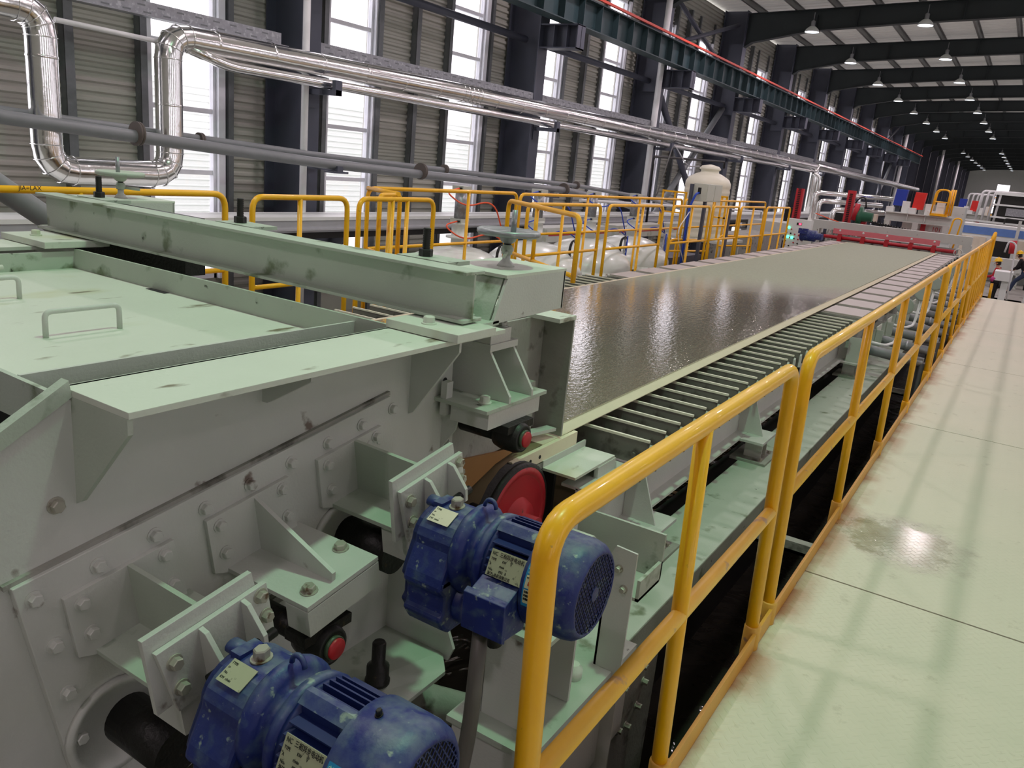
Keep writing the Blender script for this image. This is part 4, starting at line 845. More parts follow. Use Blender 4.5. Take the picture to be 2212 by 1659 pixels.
# head box outlet: front wall and rear side
o = M().box(-2.08, -1.60, 3.115, 3.127, .505, 1.05).box(-3.85, -2.08, 3.115, 3.127, .505, .80).build('outlet_plate', P_DIRT, H)
o = M().box(-2.08, -1.60, 2.985, 3.135, 1.05, 1.068).build('outlet_cap', P_LID, H)
o = M().box(-1.76, -1.745, 2.27, 3.11, .52, 1.05).build('rear_side_plate', P_DIRT, H)
o = M().prism([(-1.74, 2.6, .53), (-1.62, 3.10, .53), (-1.62, 3.10, .545), (-1.74, 2.6, .545)], (-.05, 0, 0)).build('wedge_bar', P_MACH, H)
# tan apron board under the side plate
t = thing('apron_board', (-1.64, 2.5, .35), 'tan board with a bolt between the head box side and the red roll', 'board')
M().prism([(-1.628, 2.262, .60), (-1.628, 2.80, .525), (-1.628, 2.62, .50), (-1.628, 2.44, .44), (-1.628, 2.36, .36), (-1.628, 2.262, .20)], (-.012, 0, 0)).build('board', TAN, t); M().hexb((-1.628, 2.355, .545), X, .014, .02).build('bolt', BOLT, t)
# foot bracket with greasy bolt below the bearings
t = thing('foot_bracket', (-1.45, 1.7, .1), 'pale foot bracket with a big black bolt below the middle bearing', 'bracket')
M().prism([(-1.61, 1.12, .07), (-1.30, 1.50, .055), (-1.30, 1.90, .06), (-1.36, 1.96, .08), (-1.61, 1.96, .08)], (0, 0, -.014)).build('foot', P_STAIN_GREENLIT, t)
M().box(-1.62, -1.605, 1.18, 1.96, .06, .44).build('back_plate', P_MACH, t); M().prism([(-1.61, 1.95, .06), (-1.33, 1.95, .06), (-1.31, 1.95, .11), (-1.36, 1.95, .22), (-1.61, 1.95, .40)], (0, .012, 0)).build('end_gusset', P_MACH, t)
M().lathe((-1.42, 1.70, .075), (0, 0, 1), [(.040, 0), (.040, .012), (.036, .016), (.036, .06), (.022, .072), (.022, .14), (.018, .146)], 16).build('greasy_bolt', BLACK_STEEL, t)
o = M().prism([(-1.605, 1.2, .41), (-1.605, 2.1, .53), (-1.605, 2.1, .505), (-1.605, 1.2, .385)], (.03, 0, 0)).build('cracked_strip', P_DIRT); tag(o, 'cracked pale strip running behind the middle bearing', 'strip')
# ------------------------------------------------------------------ support frame right of the farther motor
t = thing('side_stand', (-.95, 2.1, -.1), 'pale steel stand with upright plates behind the railing, below the fan cowl', 'stand')
M().box(-1.14, -.89, 1.79, 2.03, .37, .386).build('top_plate', P_STAIN_GREENLIT, t)
for y in (1.80, 2.01): M().prism([(-1.09, y, .37), (-.90, y, .37), (-.90, y, .07), (-1.09, y, .07)], (0, .012, 0)).build('web', P_MACH, t)
M().box(-1.10, -1.088, 1.80, 2.40, .07, .37).build('back_web', P_MACH, t); M().box(-1.16, -.86, 1.72, 2.46, .05, .07).build('foot_plate', P_STAIN_GREENLIT, t); M().box(-1.15, -.875, 1.74, 2.46, -.30, .05).build('box_beam', P_MACH, t)
M().box(-1.05, -.95, 1.83, 1.95, .386, .45).build('rubber_block', P_LID, t, bevel=.012)
M().lathe((-.95, 2.14, .07), (0, 0, 1), [(.03, 0), (.03, .035), (.018, .04), (.018, .05)], 14).build('bolt', P_LID, t)
t = thing('angle_post', (-.9, 2.4, -.3), 'tall pale angle iron post with two bolts just right of the fan cowl', 'post')
M().prism([(-.93, 2.25, -.9), (-.83, 2.25, -.9), (-.83, 2.25, .52), (-.905, 2.25, .525), (-.93, 2.25, .47)], (0, .008, 0)).box(-.93, -.922, 2.25, 2.33, -.9, .46).build('angle', P_MACH, t)
for b in ((-.885, 2.25, .45), (-.86, 2.25, .385)): M().hexb(b, (0, -1, 0), .010, .016).build('bolt', BOLT, t)
t = thing('side_trough', (-1, 2.6, .3), 'long pale trough plate sticking out beside the angle post', 'trough')
M().box(-1.19, -.845, 2.545, 2.557, .30, .475).box(-.95, -.845, 2.36, 2.545, .29, .302).box(-.857, -.845, 2.36, 2.557, .29, .37).build('plates', P_STAIN_GREENLIT, t)
t = thing('roll_flange', (-1.2, 2.5, .35), 'round pale bolted flange behind the fan cowl', 'flange')
M().lathe((-1.20, 2.42, .36), X, [(.075, 0), (.075, .12), (.072, .125)], 28).build('disc', P_LID, t)
for a in (60, 0, -60): M().hexb((-1.075, 2.42+.055*math.sin(math.radians(a)), .36+.055*math.cos(math.radians(a))), X, .014, .02).build('bolt', BOLT, t)
o = M().cyl((-1.6, 2.42, .36), (-1.2, 2.42, .36), .04, n=16).build('roll_journal', BLACK_STEEL); tag(o, 'dark roll journal behind the round pale flange', 'shaft')
t = thing('blind_flange', (-.98, 2.35, -.6), 'dark round blind flange with bolts low beside the water', 'flange')
cF = at(1348, 1500, x=-.97)
M().lathe(cF, X, [(.16, 0), (.16, .02), (.15, .022)], 30).build('disc', P_DIRT, t)
for k in range(8): M().hexb(cF+Vector((.022, .135*math.cos(k*PI/4), .135*math.sin(k*PI/4))), X, .012, .022).build('bolt', BOLT, t)
o = M().box(-1.25, -.98, 1.5, 3.1, FZ, -.30).build('water_box', P_DIRT); tag(o, 'grey water box side dropping into the channel below the stand', 'box')
o = M().cyl((-1.5, 1.9, -.12), (-1.2, 2.3, -.35), .06, n=16).build('dark_pipe', P_DIRT); tag(o, 'dim grey pipe under the foot bracket', 'pipe')
# ------------------------------------------------------------------ left platform: railings
def rail2(P0, P1, posts, zt, zm, zb, label, r=.022, ends=True, low=None, name='platform_rail', rr=.10):
    P0 = Vector(P0); P1 = Vector(P1); t = thing(name, ((P0+P1)/2).to_3d()+Vector((0, 0, zb)), label, 'railing', 'yellow railings on the left platform')
    a, b = Vector((P0.x, P0.y, 0)), Vector((P1.x, P1.y, 0)); d = b-a; Z = lambda z: Vector((0, 0, z))
    zb1 = low if low is not None else zb
    path = [a+Z(zb), a+Z(zt), b+Z(zt), b+Z(zb1)] if ends else [a+Z(zt), b+Z(zt)]
    M().tube(fillet(path, rr, 5), r, 12).build('top_rail', YEL, t)
    for z in (zm if isinstance(zm, tuple) else (zm,)): M().tube([a+Z(z), b+Z(z)], r*.85, 10).build('mid_rail', YEL, t)
    for f in posts: M().cyl(a+d*f+Z(max(zb, zb1) if low is not None else zb), a+d*f+Z(zt-.005), r*.9, n=10).build('post', YEL, t)
    return t
V2 = lambda x, y: Vector((x, y, 0))
a = rail2(V2(-4.8, 1.2), V2(-4.8, 3.80), [.60], 1.285, .75, FZ, 'yellow railing at the left edge with stamped letters, in front of the shiny loop')
text('JIA=LAX', .035, (-4.8+.0225, 2.40, 1.285), (0, 1, 0), (0, 0, 1), INK, a, depth=.0003)
rail2(V2(-4.8, 4.04), V2(-4.8, 5.02), [.47], 1.27, .6, FZ, 'short yellow railing second from the left, by the dark column')
rail2(V2(-4.8, 5.16), V2(-4.8, 6.18), [.42, .62], 1.27, .6, FZ, 'yellow railing above the cross beam, third from the left')
rail2(V2(-4.98, 5.62), V2(-5.05, 5.98), [.5], 1.29, .62, FZ, 'narrow yellow return rail behind the third railing', rr=.06)
rail2(V2(-5.0, 5.90), V2(-5.62, 6.16), [], 1.30, .70, FZ, 'yellow corner rail joining the back railing', ends=False)
rail2(V2(-5.62, 6.16), V2(-5.62, 8.95), [.62], 1.30, .70, FZ, 'back yellow railing in front of the cylinder with orange hoses')
rail2(V2(-4.92, 7.68), V2(-3.46, 6.62), [.45], 1.27, .72, .30, 'open yellow swing gate reaching over the foils behind the hand wheel', r=.025, low=.66, name='swing_gate')
G = [(7.9, 9.74, [.45], 'fourth'), (9.98, 11.88, [.60], 'fifth'), (12.30, 14.02, [.5], 'sixth'), (14.2, 15.72, [.55], 'seventh'), (15.85, 17.5, [.5], 'eighth'), (17.65, 19.6, [.35, .7], 'ninth')]
for y0, y1, ps, lb in G: rail2(V2(-4.80, y0), V2(-4.80, y1), ps, 1.245, .66, FZ, '%s yellow railing section from the left, along the belt edge platform' % lb)
for y0, y1, ps, lb in ((9.1, 14.9, [.33, .66], 'middle'), (15.05, 20.6, [.3, .62], 'farthest')): rail2(V2(-5.66, y0), V2(-5.66, y1), ps, 1.29, .76, FZ, '%s long yellow back railing of the left platform' % lb)
for i, y in enumerate((13.6, 16.3)):
    o = rail2(V2(-5.3, y), V2(-4.95, y+1.1), [], .62, .42, FZ, '%s low yellow hoop rail behind the platform railings' % ('nearer' if i == 0 else 'farther'), rr=.14)
# ------------------------------------------------------------------ white pressure tanks with cylinders
TY = [8.75, 10.75, 12.55, 14.3]
for i, y in enumerate(TY):
    xc = -6.35; z0 = .02; nm = ['first white domed tank, with orange hoses above it', 'second white domed tank, behind the swing gate', 'third white domed tank, with blue hoses and a black cable coil', 'fourth white domed tank, the farthest'][i]
    t = thing('domed_tank', (xc, y, FZ), nm, 'tank', 'white domed tanks behind the railing')
    prof = [(.75, FZ+.01), (.75, z0-.03), (.83, z0-.03), (.83, z0), (.78, z0+.002), (.78, z0+.04)]+[(.78*math.cos(math.radians(a)), z0+.04+.49*math.sin(math.radians(a))) for a in (8, 18, 30, 42, 54, 66, 78, 86)]
    M().lathe((xc, y, 0), (0, 0, 1), [(r, z) for r, z in prof], 40).build('shell', TANKW, t)
    bl = M()
    for k in range(20): q = k*PI/10; bl.lathe((xc+.80*math.cos(q), y+.80*math.sin(q), z0+.0), (0, 0, 1), [(.018, -.05), (.018, .03)], 8)
    bl.build('flange_bolts', BOLT, t)['kind'] = 'stuff'
    M().lathe((xc, y, z0+.49), (0, 0, 1), [(.10, 0), (.10, .13), (.17, .135), (.17, .16), (.10, .165), (.10, .30), (.12, .31), (.12, .34)], 20).build('neck', WHITE, t)
    c = thing('pneumatic_cylinder', (xc, y, z0+.84), 'square metal pneumatic cylinder standing on the %s white tank' % ORD[i], 'cylinder', 'cylinders on the tanks')
    M().box(xc-.09, xc+.09, y-.09, y+.09, z0+.83, z0+.88).box(xc-.09, xc+.09, y-.09, y+.09, z0+1.24, z0+1.30).build('end_block', P_MACH, c)
    M().lathe((xc, y, z0+.88), (0, 0, 1), [(.08, 0), (.08, .36)], 20).build('barrel', GALV, c)
    M().cyl((xc+.06, y-.08, z0+.85), (xc+.06, y-.14, z0+.85), .014, n=8).cyl((xc+.06, y-.08, z0+1.27), (xc+.06, y-.14, z0+1.27), .014, n=8).build('fitting', BLACK_STEEL, c)
    hm = ORGH if i == 0 else BLUEH
    e = Vector((xc+.55, y+.30, z0+.62))
    for zz in (z0+1.27, z0+.85):
        o = M().tube(fillet([(xc+.06, y-.14, zz), (xc+.0, y-.35, zz-.05), (xc+.25, y-.25, zz-.22), (xc+.45, y+.1, zz-.1), e], .2, 6), .010, 8).build('air_hose', hm)
        tag(o, 'thin %s air hose looping from the %s end of the %s tank cylinder' % ('orange' if i == 0 else 'blue', 'upper' if zz > 1 else 'lower', ORD[i]), 'hose')
    o = M().tube([e+Vector((0, 0, .02)), e+Vector((-.0, 0, -.9))], .02, 10).build('cable_stand', GALV); tag(o, 'thin grey conduit post beside the %s white tank' % ORD[i], 'conduit')
    if i in (0, 1, 2):
        mb = M()
        for j in range(3): mb.tube([e+Vector((-.02+.02*j, -.06+(.10+.012*j)*math.cos(q), -.18+(.15+.012*j)*math.sin(q))) for q in [2*PI*s/18 for s in range(18)]], .008, 6, closed=True)
        mb.tube([e+Vector((0, -.05, -.3)), e+Vector((0, -.25, -.85))], .008, 6); o = mb.build('cable_coil', RUBBER); tag(o, 'black cable coil hanging by the %s white tank' % ORD[i], 'cable')
    o = M().tube([e+Vector((.03, .02, 0)), e+Vector((.04, .02, -.88))], .013, 8).build('drop_hose', REDST if i == 0 else BLUEH); tag(o, '%s hose going down beside the %s white tank' % ('red' if i == 0 else 'blue', ORD[i]), 'hose')
for i, (y0, y1) in enumerate(((13.1, 15.7), (16.2, 19.0), (19.4, 21.4))):
    t = thing('cable_trough', (-7.7, (y0+y1)/2, .1), 'pale trough box with a red stripe behind the tanks, %s of three' % ['nearest', 'middle', 'farthest'][i], 'trough', 'red-striped troughs')
    M().box(-7.95, -7.55, y0, y1, .28, .55).build('box', P_MACH, t); M().box(-7.548, -7.545, y0+.15, y1-.02, .40, .45).build('stripe', REDST, t); [M().box(-7.8, -7.7, ya, ya+.1, FZ, .28).build('leg', P_MACH, t) for ya in (y0+.3, y1-.4)]
# ------------------------------------------------------------------ plastic water tank on its stand
wt = thing('plastic_tank', (-6.75, 19.3, .35), 'cream ribbed plastic water tank with a round lid behind the control box', 'tank')
pr = [(.52, .40), (.54, .44)]
for j in range(8): pr += [(.54, .50+j*.145), (.525, .56+j*.145), (.54, .59+j*.145)]
pr += [(.535, 1.70), (.48, 1.80), (.30, 1.90), (.22, 1.93), (.21, 1.98), (.25, 2.0), (.25, 2.03), (.20, 2.08), (.02, 2.12)]
M().lathe((-6.75, 19.3, -.07), (0, 0, 1), pr, 36).build('body', PLAST, wt)
o = M().box(-7.6, -5.95, 18.6, 20.2, .27, .33).box(-7.5, -7.42, 18.65, 18.73, FZ, .34).box(-6.1, -6.02, 18.65, 18.73, FZ, .34).box(-7.5, -7.42, 20.1, 20.18, FZ, .34).box(-6.1, -6.02, 20.1, 20.18, FZ, .34).build('tank_stand', P_MACH); tag(o, 'pale stand platform under the plastic water tank', 'stand')
for (xa, xb_), lb in (((-7.6, -6.98), 'left'), ((-6.30, -5.99), 'right')):
    t = thing('tank_rail', ((xa+xb_)/2, 18.62, .4), 'small yellow square railing %s of the plastic water tank' % lb, 'railing'); mb = M()
    M().box(xa, xb_, 18.60, 18.64, 1.33, 1.37).box(xa, xb_, 18.60, 18.64, .86, .89).build('rails', YEL, t)
    for xx in (xa, (xa+xb_)/2, xb_-.04): M().box(xx, xx+.04, 18.60, 18.64, .4, 1.34).build('post', YEL, t)
o = M().tube(fillet([(-9.0, 21.2, .1), (-9.0, 21.1, 2.16), (-9.0, 27.0, 2.31), (-9.0, 27.05, 2.1)], .1), .035, 8).build('black_pipe_frame', RUBBER); tag(o, 'thin black and white pipe frame above the plastic tank', 'pipe')
o = M().tube(fillet([(-6.95, 19.1, 1.98), (-7.2, 18.95, 1.95), (-7.35, 18.9, 2.15), (-7.6, 18.9, 2.45), (-7.9, 19, 1.2)], .15), .014, 8).build('clear_hose', GALV); tag(o, 'thin grey hose curling into the plastic tank lid', 'hose')
# control box on two posts
cb = thing('control_cabinet', (-4.93, 14.0, .2), 'grey electrical cabinet with a blue cable, on posts above the railing', 'cabinet')
M().box(-5.15, -4.90, 14.0, 14.82, 1.32, 1.62).build('box', GREYBOX, cb, bevel=.004)
M().box(-4.899, -4.893, 14.02, 14.40, 1.335, 1.605).box(-4.899, -4.893, 14.42, 14.80, 1.335, 1.605).build('door', GREYBOX, bpy.data.objects[list(ORIG)[-1]]); M().box(-5.06, -5.00, 13.996, 14.0, 1.44, 1.55).build('display_slot', BLACK, cb)
for x, y, zt_ in ((-5.19, 13.93, 1.6), (-4.97, 14.1, 1.34)): M().box(x, x+.05, y, y+.07, FZ, zt_).build('post', DARKSTEEL, cb)
M().tube(fillet([(-5.03, 13.99, 1.46), (-5.05, 13.9, 1.44), (-5.12, 13.86, 1.2), (-5.14, 13.88, -.2)], .12), .020, 10).build('blue_cable', BLUEH, cb)
o = M().tube(fillet([(-4.86, 13.2, 1.15), (-4.88, 12.8, .85), (-4.86, 13.0, .55), (-4.87, 13.35, .25)], .25, 7), .008, 8).build('white_wire', PVC); tag(o, 'thin white wire dangling left of the blue cable', 'cable')
o = M().tube([(-8.2, 15.6, 1.02), (-8.2, 29.5, .78), (-8.2, 29.5, FZ)], .035, 10).build('white_conduit', PVC); tag(o, 'thin white pipe running behind the plastic tank', 'pipe')
o = M().box(-4.99, -4.93, 15.6, 15.68, FZ, 1.2).build('dark_post', DARKSTEEL); tag(o, 'dark blue-grey square post right of the control cabinet', 'post')
# grey diagonal pipes passing under the plastic tank (continue the grey pipes)
# items behind the railing, farther on
o = M().box(-7.2, -6.2, 21.5, 25.0, FZ, .35).build('grey_tank_box', P_DIRT); tag(o, 'large grey steel tank box behind the far platform railings', 'box')
o = M().box(-6.7, -6.0, 15.6, 17.4, FZ, .1).build('pump_skid', DARKSTEEL); tag(o, 'dark pump skid below the plastic tank', 'machine')
# ------------------------------------------------------------------ red roll station at the end of the belt
YR = 22.6
t = thing('red_shaft', (-3, YR, .5), 'red shaft with five clamps and a pink bar across the far end of the belt', 'roller')
M().tube([(-4.55, YR, .56), (-1.42, YR, .56)], .045, 16).build('shaft', RED, t)
M().box(-4.32, -1.80, YR-.10, YR-.08, .66, .79).build('bar', PINKR, t)
for i, x in enumerate((-4.15, -3.58, -3.01, -2.44, -1.92)):
    M().box(x-.05, x+.05, YR-.07, YR+.06, .46, .63).prism([(x-.045, YR-.08, .58), (x+.045, YR-.08, .58), (x+.07, YR-.08, .70), (x-.03, YR-.08, .70)], (0, .03, 0)).build('clamp', REDM, t)
    M().hexb((x, YR-.10, .75), (0, -1, 0), .018, .02).build('bolt', WHITE, t)
for x in (-4.38, -1.78): M().box(x-.05, x+.05, YR-.08, YR+.08, .38, .52).build('bearing_block', P_DIRT, t)
mt = thing('roll_motor', (-4.4, 20.2, .38), 'blue motor standing between the control panel and the red shaft', 'motor')
M().lathe((-4.58, 20.2, .645), (1, -.1, 0), [(.14, 0), (.15, .02), (.15, .14), (.13, .15), (.13, .34), (.08, .36), (.08, .5)], 24).build('body', BLUE, mt); M().box(-4.62, -4.42, 20.0, 20.1, .68, .80).build('terminal_box', BLUE, mt); M().box(-4.5, -4.3, 20.1, 20.35, FZ, .52).build('foot', P_MACH, mt)
t = thing('cross_gantry', (-2.9, 23.2, .2), 'pale grey horizontal beam on a post behind the red shaft', 'frame')
M().box(-5.0, -1.16, 23.1, 23.4, .72, .94).build('beam', P_MACH, t); M().box(-1.34, -1.14, 23.1, 23.4, -1.4, .72).build('post', P_MACH, t); M().box(-5.0, -4.8, 23.1, 23.4, -1.4, .72).build('post', P_MACH, t)
o = M().box(-4.5, -1.4, 23.0, 23.06, FZ, .62).build('roll_guard', P_DIRT); tag(o, 'dull grey guard sheet under the pale gantry beam', 'panel')
o = M().box(-4.45, -1.7, 22.35, 22.9, .25, .38).box(-4.4, -4.3, 22.5, 22.8, FZ, .25).box(-1.9, -1.8, 22.5, 22.8, FZ, .25).build('roll_bed', BLACK_STEEL); tag(o, 'dark bed plate under the red shaft', 'plate')
for i, (x, y, z) in enumerate(((-1.35, 22.3, .42), (-1.15, 21.2, .38), (-1.2, 20.2, .36))):
    v = thing('valve', (x, y, z), 'grey valve wheel and body near the far right belt corner, %s' % ['farthest', 'middle', 'nearest'][i], 'valve', 'valves at the far belt corner')
    M().cyl((x, y, FZ), (x, y, z-.05), .03, n=8).build('pipe', P_DIRT, v); M().lathe((x, y, z), (0, -.4, 1), [(.05, -.1), (.06, 0), (.03, .06), (.03, .12)], 12).build('body', P_DIRT, v); M().tube([(x+.09*math.cos(q), y+.02, z+.14+.09*math.sin(q)) for q in [2*PI*s/16 for s in range(16)]], .012, 8, closed=True).build('hand_wheel', P_MACH, v)
# control panel with lamps
cp = thing('control_console', (-4.7, 20.5, .2), 'white control panel with red display, green lamps and rows of buttons', 'control panel')
M().box(-5.05, -4.46, 20.5, 20.7, .22, .98).box(-4.80, -4.70, 20.58, 20.68, FZ, .22).build('panel', WHITE, cp)
M().box(-4.80, -4.68, 20.492, 20.5, .84, .90).build('display', BLACK, cp); M().box(-4.75, -4.69, 20.488, 20.492, .85, .89).build('digits', REDLED, cp)
for i, (x, z) in enumerate(((-4.97, .76), (-4.96, .54), (-4.86, .53))): M().lathe((x, 20.5, z), (0, -1, 0), [(.03, 0), (.03, .02)], 12).build('green_lamp', GREENLED, cp)
rnd = random.Random(3)
for j in range(5):
    for i in range(6):
        if rnd.random() < .75: M().lathe((-5.0+.098*i, 20.5, .34+.10*j-.012*i), (0, -1, 0), [(.018, 0), (.018, .02)], 8).build('button', [REDM, BLACK_STEEL, REDM][(i+j) % 3], cp)
# red hydraulic jacks, green and black gear
for i, (x, y, h) in enumerate(((-5.75, 24.2, 1.70), (-4.36, 24.2, 1.78))):
    t = thing('rack_jack', (x, y, .5), 'tall dark red toothed rack column, %s of two' % ('left' if i == 0 else 'right'), 'jack', 'red rack columns')
    M().box(x-.10, x+.10, y, y+.16, FZ, h).build('column', REDM, t); mb = M()
    for k in range(22): mb.box(x-.04, x+.04, y-.02, y, .62+k*.05, .645+k*.05)
    mb.build('rack', BLACK_STEEL, t); M().box(x-.32, x-.13, y, y+.2, .75, 1.15).build('drive_box', BLACK_STEEL, t)
t = thing('green_drive', (-3.95, 24.3, .8), 'green disc drive with a black elbow and a red clamp beside the right rack', 'drive')
M().lathe((-4.10, 24.2, 1.12), (1, 0, 0), [(.24, 0), (.26, .04), (.26, .12), (.14, .13), (.12, .40)], 24).build('disc', GREENP, t); M().box(-4.0, -3.85, 24.2, 24.4, FZ, 1.0).cyl((-4.15, 24.0, 1.0), (-4.1, 24.0, 1.45), .07, n=14).build('red_cylinder', RED, t)
M().tube(fillet([(-4.2, 24.1, 1.45), (-4.1, 24.1, 1.62), (-3.95, 24.1, 1.62), (-3.9, 24.1, 1.35)], .08), .02, 8).build('elbow_hose', RUBBER, t)
o = M().tube([(-4.95, 23.0, 1.1), (-4.6, 23.05, 1.0), (-4.35, 23.12, .94)], .012, 8).build('orange_cable', ORGH); tag(o, 'thin orange cable dropping onto the gantry beam left end', 'cable')
# ------------------------------------------------------------------ press stations
def press(y, s, lb, x0=-4.35):
    t = thing('press_station', (x0+1, y, FZ), '%s pale grey press frame with red lower platen' % lb, 'press', 'press stations'); X0, X1 = x0, x0+2.05*s
    M().ibeam((X0, y, 1.08), (X1, y, 1.08), (0, 0, 1), .30, .30, .03, .02).build('crossbeam', P_MACH, t)
    for xx in (X0+.1, X0+1.0*s, X1-.12): M().box(xx-.08, xx+.10, y-.15, y+.15, FZ, .93).build('column', P_MACH, t)
    for xx in (X0+.7*s, X0+1.25*s): M().box(xx, xx+.02, y-.15, y-.01, .95, 1.22).build('stiffener', P_MACH, t)
    M().box(X0+.2, X1-.25, y+.2, y+.6, .32, .62).build('platen', REDM, t)
    M().box(X0+1.15*s, X0+1.30*s, y+.2, y+.4, .6, .95).build('ram', REDM, t)
    M().box(X0+.55, X1-.1, y+.3, y+.5, .62, .92).build('white_panel', WHITE, t)
    return t
press(31, 1.0, 'nearer')
press(52, 1.15, 'farther', -4.0)
p_ = thing('press_sign', (-2.6, 31.28, .7), 'white panel with red number on the nearer press', 'sign'); M().box(-2.95, -2.3, 31.25, 31.28, .66, .92).build('panel', WHITE, p_); text('101', .2, (-2.85, 31.24, .72), (1, 0, 0), (0, 0, 1), REDM, p_, depth=.002)
# chain conveyor in front of the press
ch = thing('chain_conveyor', (-3.2, 28.5, .6), 'long black roller chain running across in front of the press', 'chain')
M().tube([(-4.7, 28.0, .93), (-1.95, 28.0, .62)], .03, 8).build('chain', BLACK_STEEL, ch); mb = M()
for k in range(34): mb.obox((-4.66+k*.081, 27.96, .925-k*.0091), (1, 0, -.1), (0, 1, 0), (0, 0, 1), .035, .02, .10)
mb.build('links', BLACK_STEEL, ch)['kind'] = 'stuff'
o = M().box(-4.7, -2.0, 28.1, 28.3, FZ, .52).build('chain_base', WHITE, ch)
o = M().box(-4.05, -2.15, 29.2, 30.0, .15, .56).box(-3.9, -3.7, 29.4, 29.8, FZ, .15).box(-2.5, -2.3, 29.4, 29.8, FZ, .15).build('red_platen', REDM); tag(o, 'dark red flat platen below the roller chain', 'plate')
# valve boxes and colour panels on top of each press
def boxes(y, dx, s, lb):
    for nm, m_, x, z0, z1, w_ in (('blue_tank', BLUEP, -4.02, 1.45, 2.0, .36), ('red_tank', mat('signal_red_'+lb, (214, 40, 30), .45), -3.42, 1.38, 1.95, .34)):
        x = x*s+dx; o = M().prism([(x-w_/2, y+.1, z0), (x+w_/2, y+.1, z0), (x+w_/2+.03, y+.1, z1), (x-w_/2+.03, y+.1, z1)], (0, .3, 0)).build(nm, m_, bevel=.01); tag(o, 'upright %s tank panel on the %s press' % (nm.split('_')[0], lb), 'tank')
    for i, (x, z1) in enumerate(((-4.25, 1.40), (-3.78, 1.62), (-3.55, 1.42), (-3.05, 1.60), (-2.95, 1.38), (-2.72, 1.70))):
        x = x*s+dx; o = M().box(x-.12, x+.12, y-.05+.12*(i % 2), y+.3, 1.22, z1).build('valve_box', WHITE, bevel=.01); tag(o, 'white valve box on top of the %s press, %s from the left' % (lb, ORD[i]), 'box', 'white valve boxes on the %s press' % lb)
boxes(31, 0, 1, 'nearer'); boxes(52, .5, 1, 'farther')
def ladder_cage(x, y, z, s, lb):
    t = thing('ladder_cage', (x, y, z), 'yellow hooped access cage on the %s press' % lb, 'cage', 'yellow access cages'); Z = Vector((0, 0, 1))
    for dy in (0, .45*s): M().tube(fillet([(x, y+dy, z), (x+.04, y+dy, z+.82*s), (x+.46*s, y+dy, z+.82*s), (x+.44*s, y+dy, z)], .18*s, 6), .026, 10).build('hoop', YEL, t)
    M().box(x-.02, x+.5*s, y-.02, y+.5*s, z-.04, z+.04).build('floor_plate', YEL, t); M().tube([(x, y, z+.42*s), (x+.46*s, y, z+.42*s)], .022, 8).build('cross_bar', YEL, t)
    for xx in (.48, .54, .60): M().cyl((x+xx*s, y+.1, z), (x+xx*s, y+.1, z+.85*s), .024, n=8).build('bar', YEL, t)
    return t
ladder_cage(-2.95, 30.8, 1.28, 1.0, 'nearer'); ladder_cage(-2.15, 51.6, 1.28, 1.15, 'farther')
o = M().tube(fillet([(-2.22, 29.5, .2), (-2.12, 29.5, 1.25), (-1.88, 29.5, 1.25), (-1.98, 29.5, .2)], .12, 6), .026, 10).build('grab_rail', YEL); tag(o, 'yellow inverted-U grab rail standing right of the nearer press', 'railing')
o = M().box(-2.5, -2.05, 32.5, 33.5, FZ, 1.60).build('grey_cabinet', P_MACH, bevel=.02); tag(o, 'tall pale grey cabinet behind the nearer yellow cage', 'cabinet')
# foil-wrapped pipes left of the presses
for i, (z, x0, x1) in enumerate(((1.62, -6.6, -4.3), (1.36, -6.4, -4.6), (1.12, -5.9, -4.5))):
    o = M().tube(fillet([(x0, 30, FZ), (x0, 30, z), (x1, 31.5, z+.02)], .2, 5), .085, 12).build('wrapped_pipe', SHINY); tag(o, 'short silvery wrapped pipe left of the presses, %s one' % ['top', 'middle', 'lowest'][i], 'pipe', 'wrapped pipes left of the presses')
o = M().box(-4.9, -4.45, 29.8, 30.2, .85, 1.1).build('beige_box', BEIGE); tag(o, 'small beige box left of the nearer press', 'box')
o = M().box(-7.6, -6.3, 26, 31, .25, .62).box(-7.1, -6.9, 26.2, 26.4, FZ, .25).box(-7.1, -6.9, 30.6, 30.8, FZ, .25).build('grey_trough', P_MACH); tag(o, 'grey trough behind the red rack columns', 'trough')
# ------------------------------------------------------------------ far machine with blue band, white pipes, guard windows
mc = thing('coating_machine', (0, 40, FZ), 'long white machine cabin with a sky-blue band and beige doors, far right', 'machine')
M().box(-2.6, 5.5, 41, 43.5, FZ, .95).build('body', WHITE, mc)
M().box(-2.62, 5.5, 40.97, 41.0, .52, .84).build('band', SKYBLUE, mc)
for x in (-2.5, -.35, 1.8, 3.9): M().box(x, x+.95, 40.9, 41.0, -.55, .42).build('door', BEIGE, mc, bevel=.01)
for x in (-1.45, .72): M().box(x, x+1.0, 40.93, 41.0, -.55, .32).build('opening', BLACK_STEEL, mc)
M().box(-.5, -.38, 40.5, 40.62, FZ, 1.25).build('post', P_MACH, mc); M().box(-2.6, 5.5, 40.4, 41, -1.0, -.72).build('bench', P_MACH, mc)
um = thing('dryer_hood', (1.5, 46, .9), 'upper dryer hood with dark windows and a white rail, above the blue-banded machine', 'machine')
M().box(-1.75, 5.5, 46, 48, 1.0, 2.3).build('hood', BLACK_STEEL, um); M().box(-1.8, 5.5, 45.9, 46, 2.30, 2.42).box(-1.8, 5.5, 45.9, 46, 1.80, 1.88).box(-1.8, 5.5, 45.9, 46, 1.22, 1.30).build('rails', WHITE, um)
M().box(-2.7, 5.5, 44, 44.2, .98, 1.06).build('sill', WHITE, um)
for i in range(5):
    M().box(-1.2+i*1.25, -.3+i*1.25, 45.93, 45.97, 1.36, 1.72).build('window_panel', GALV, um)
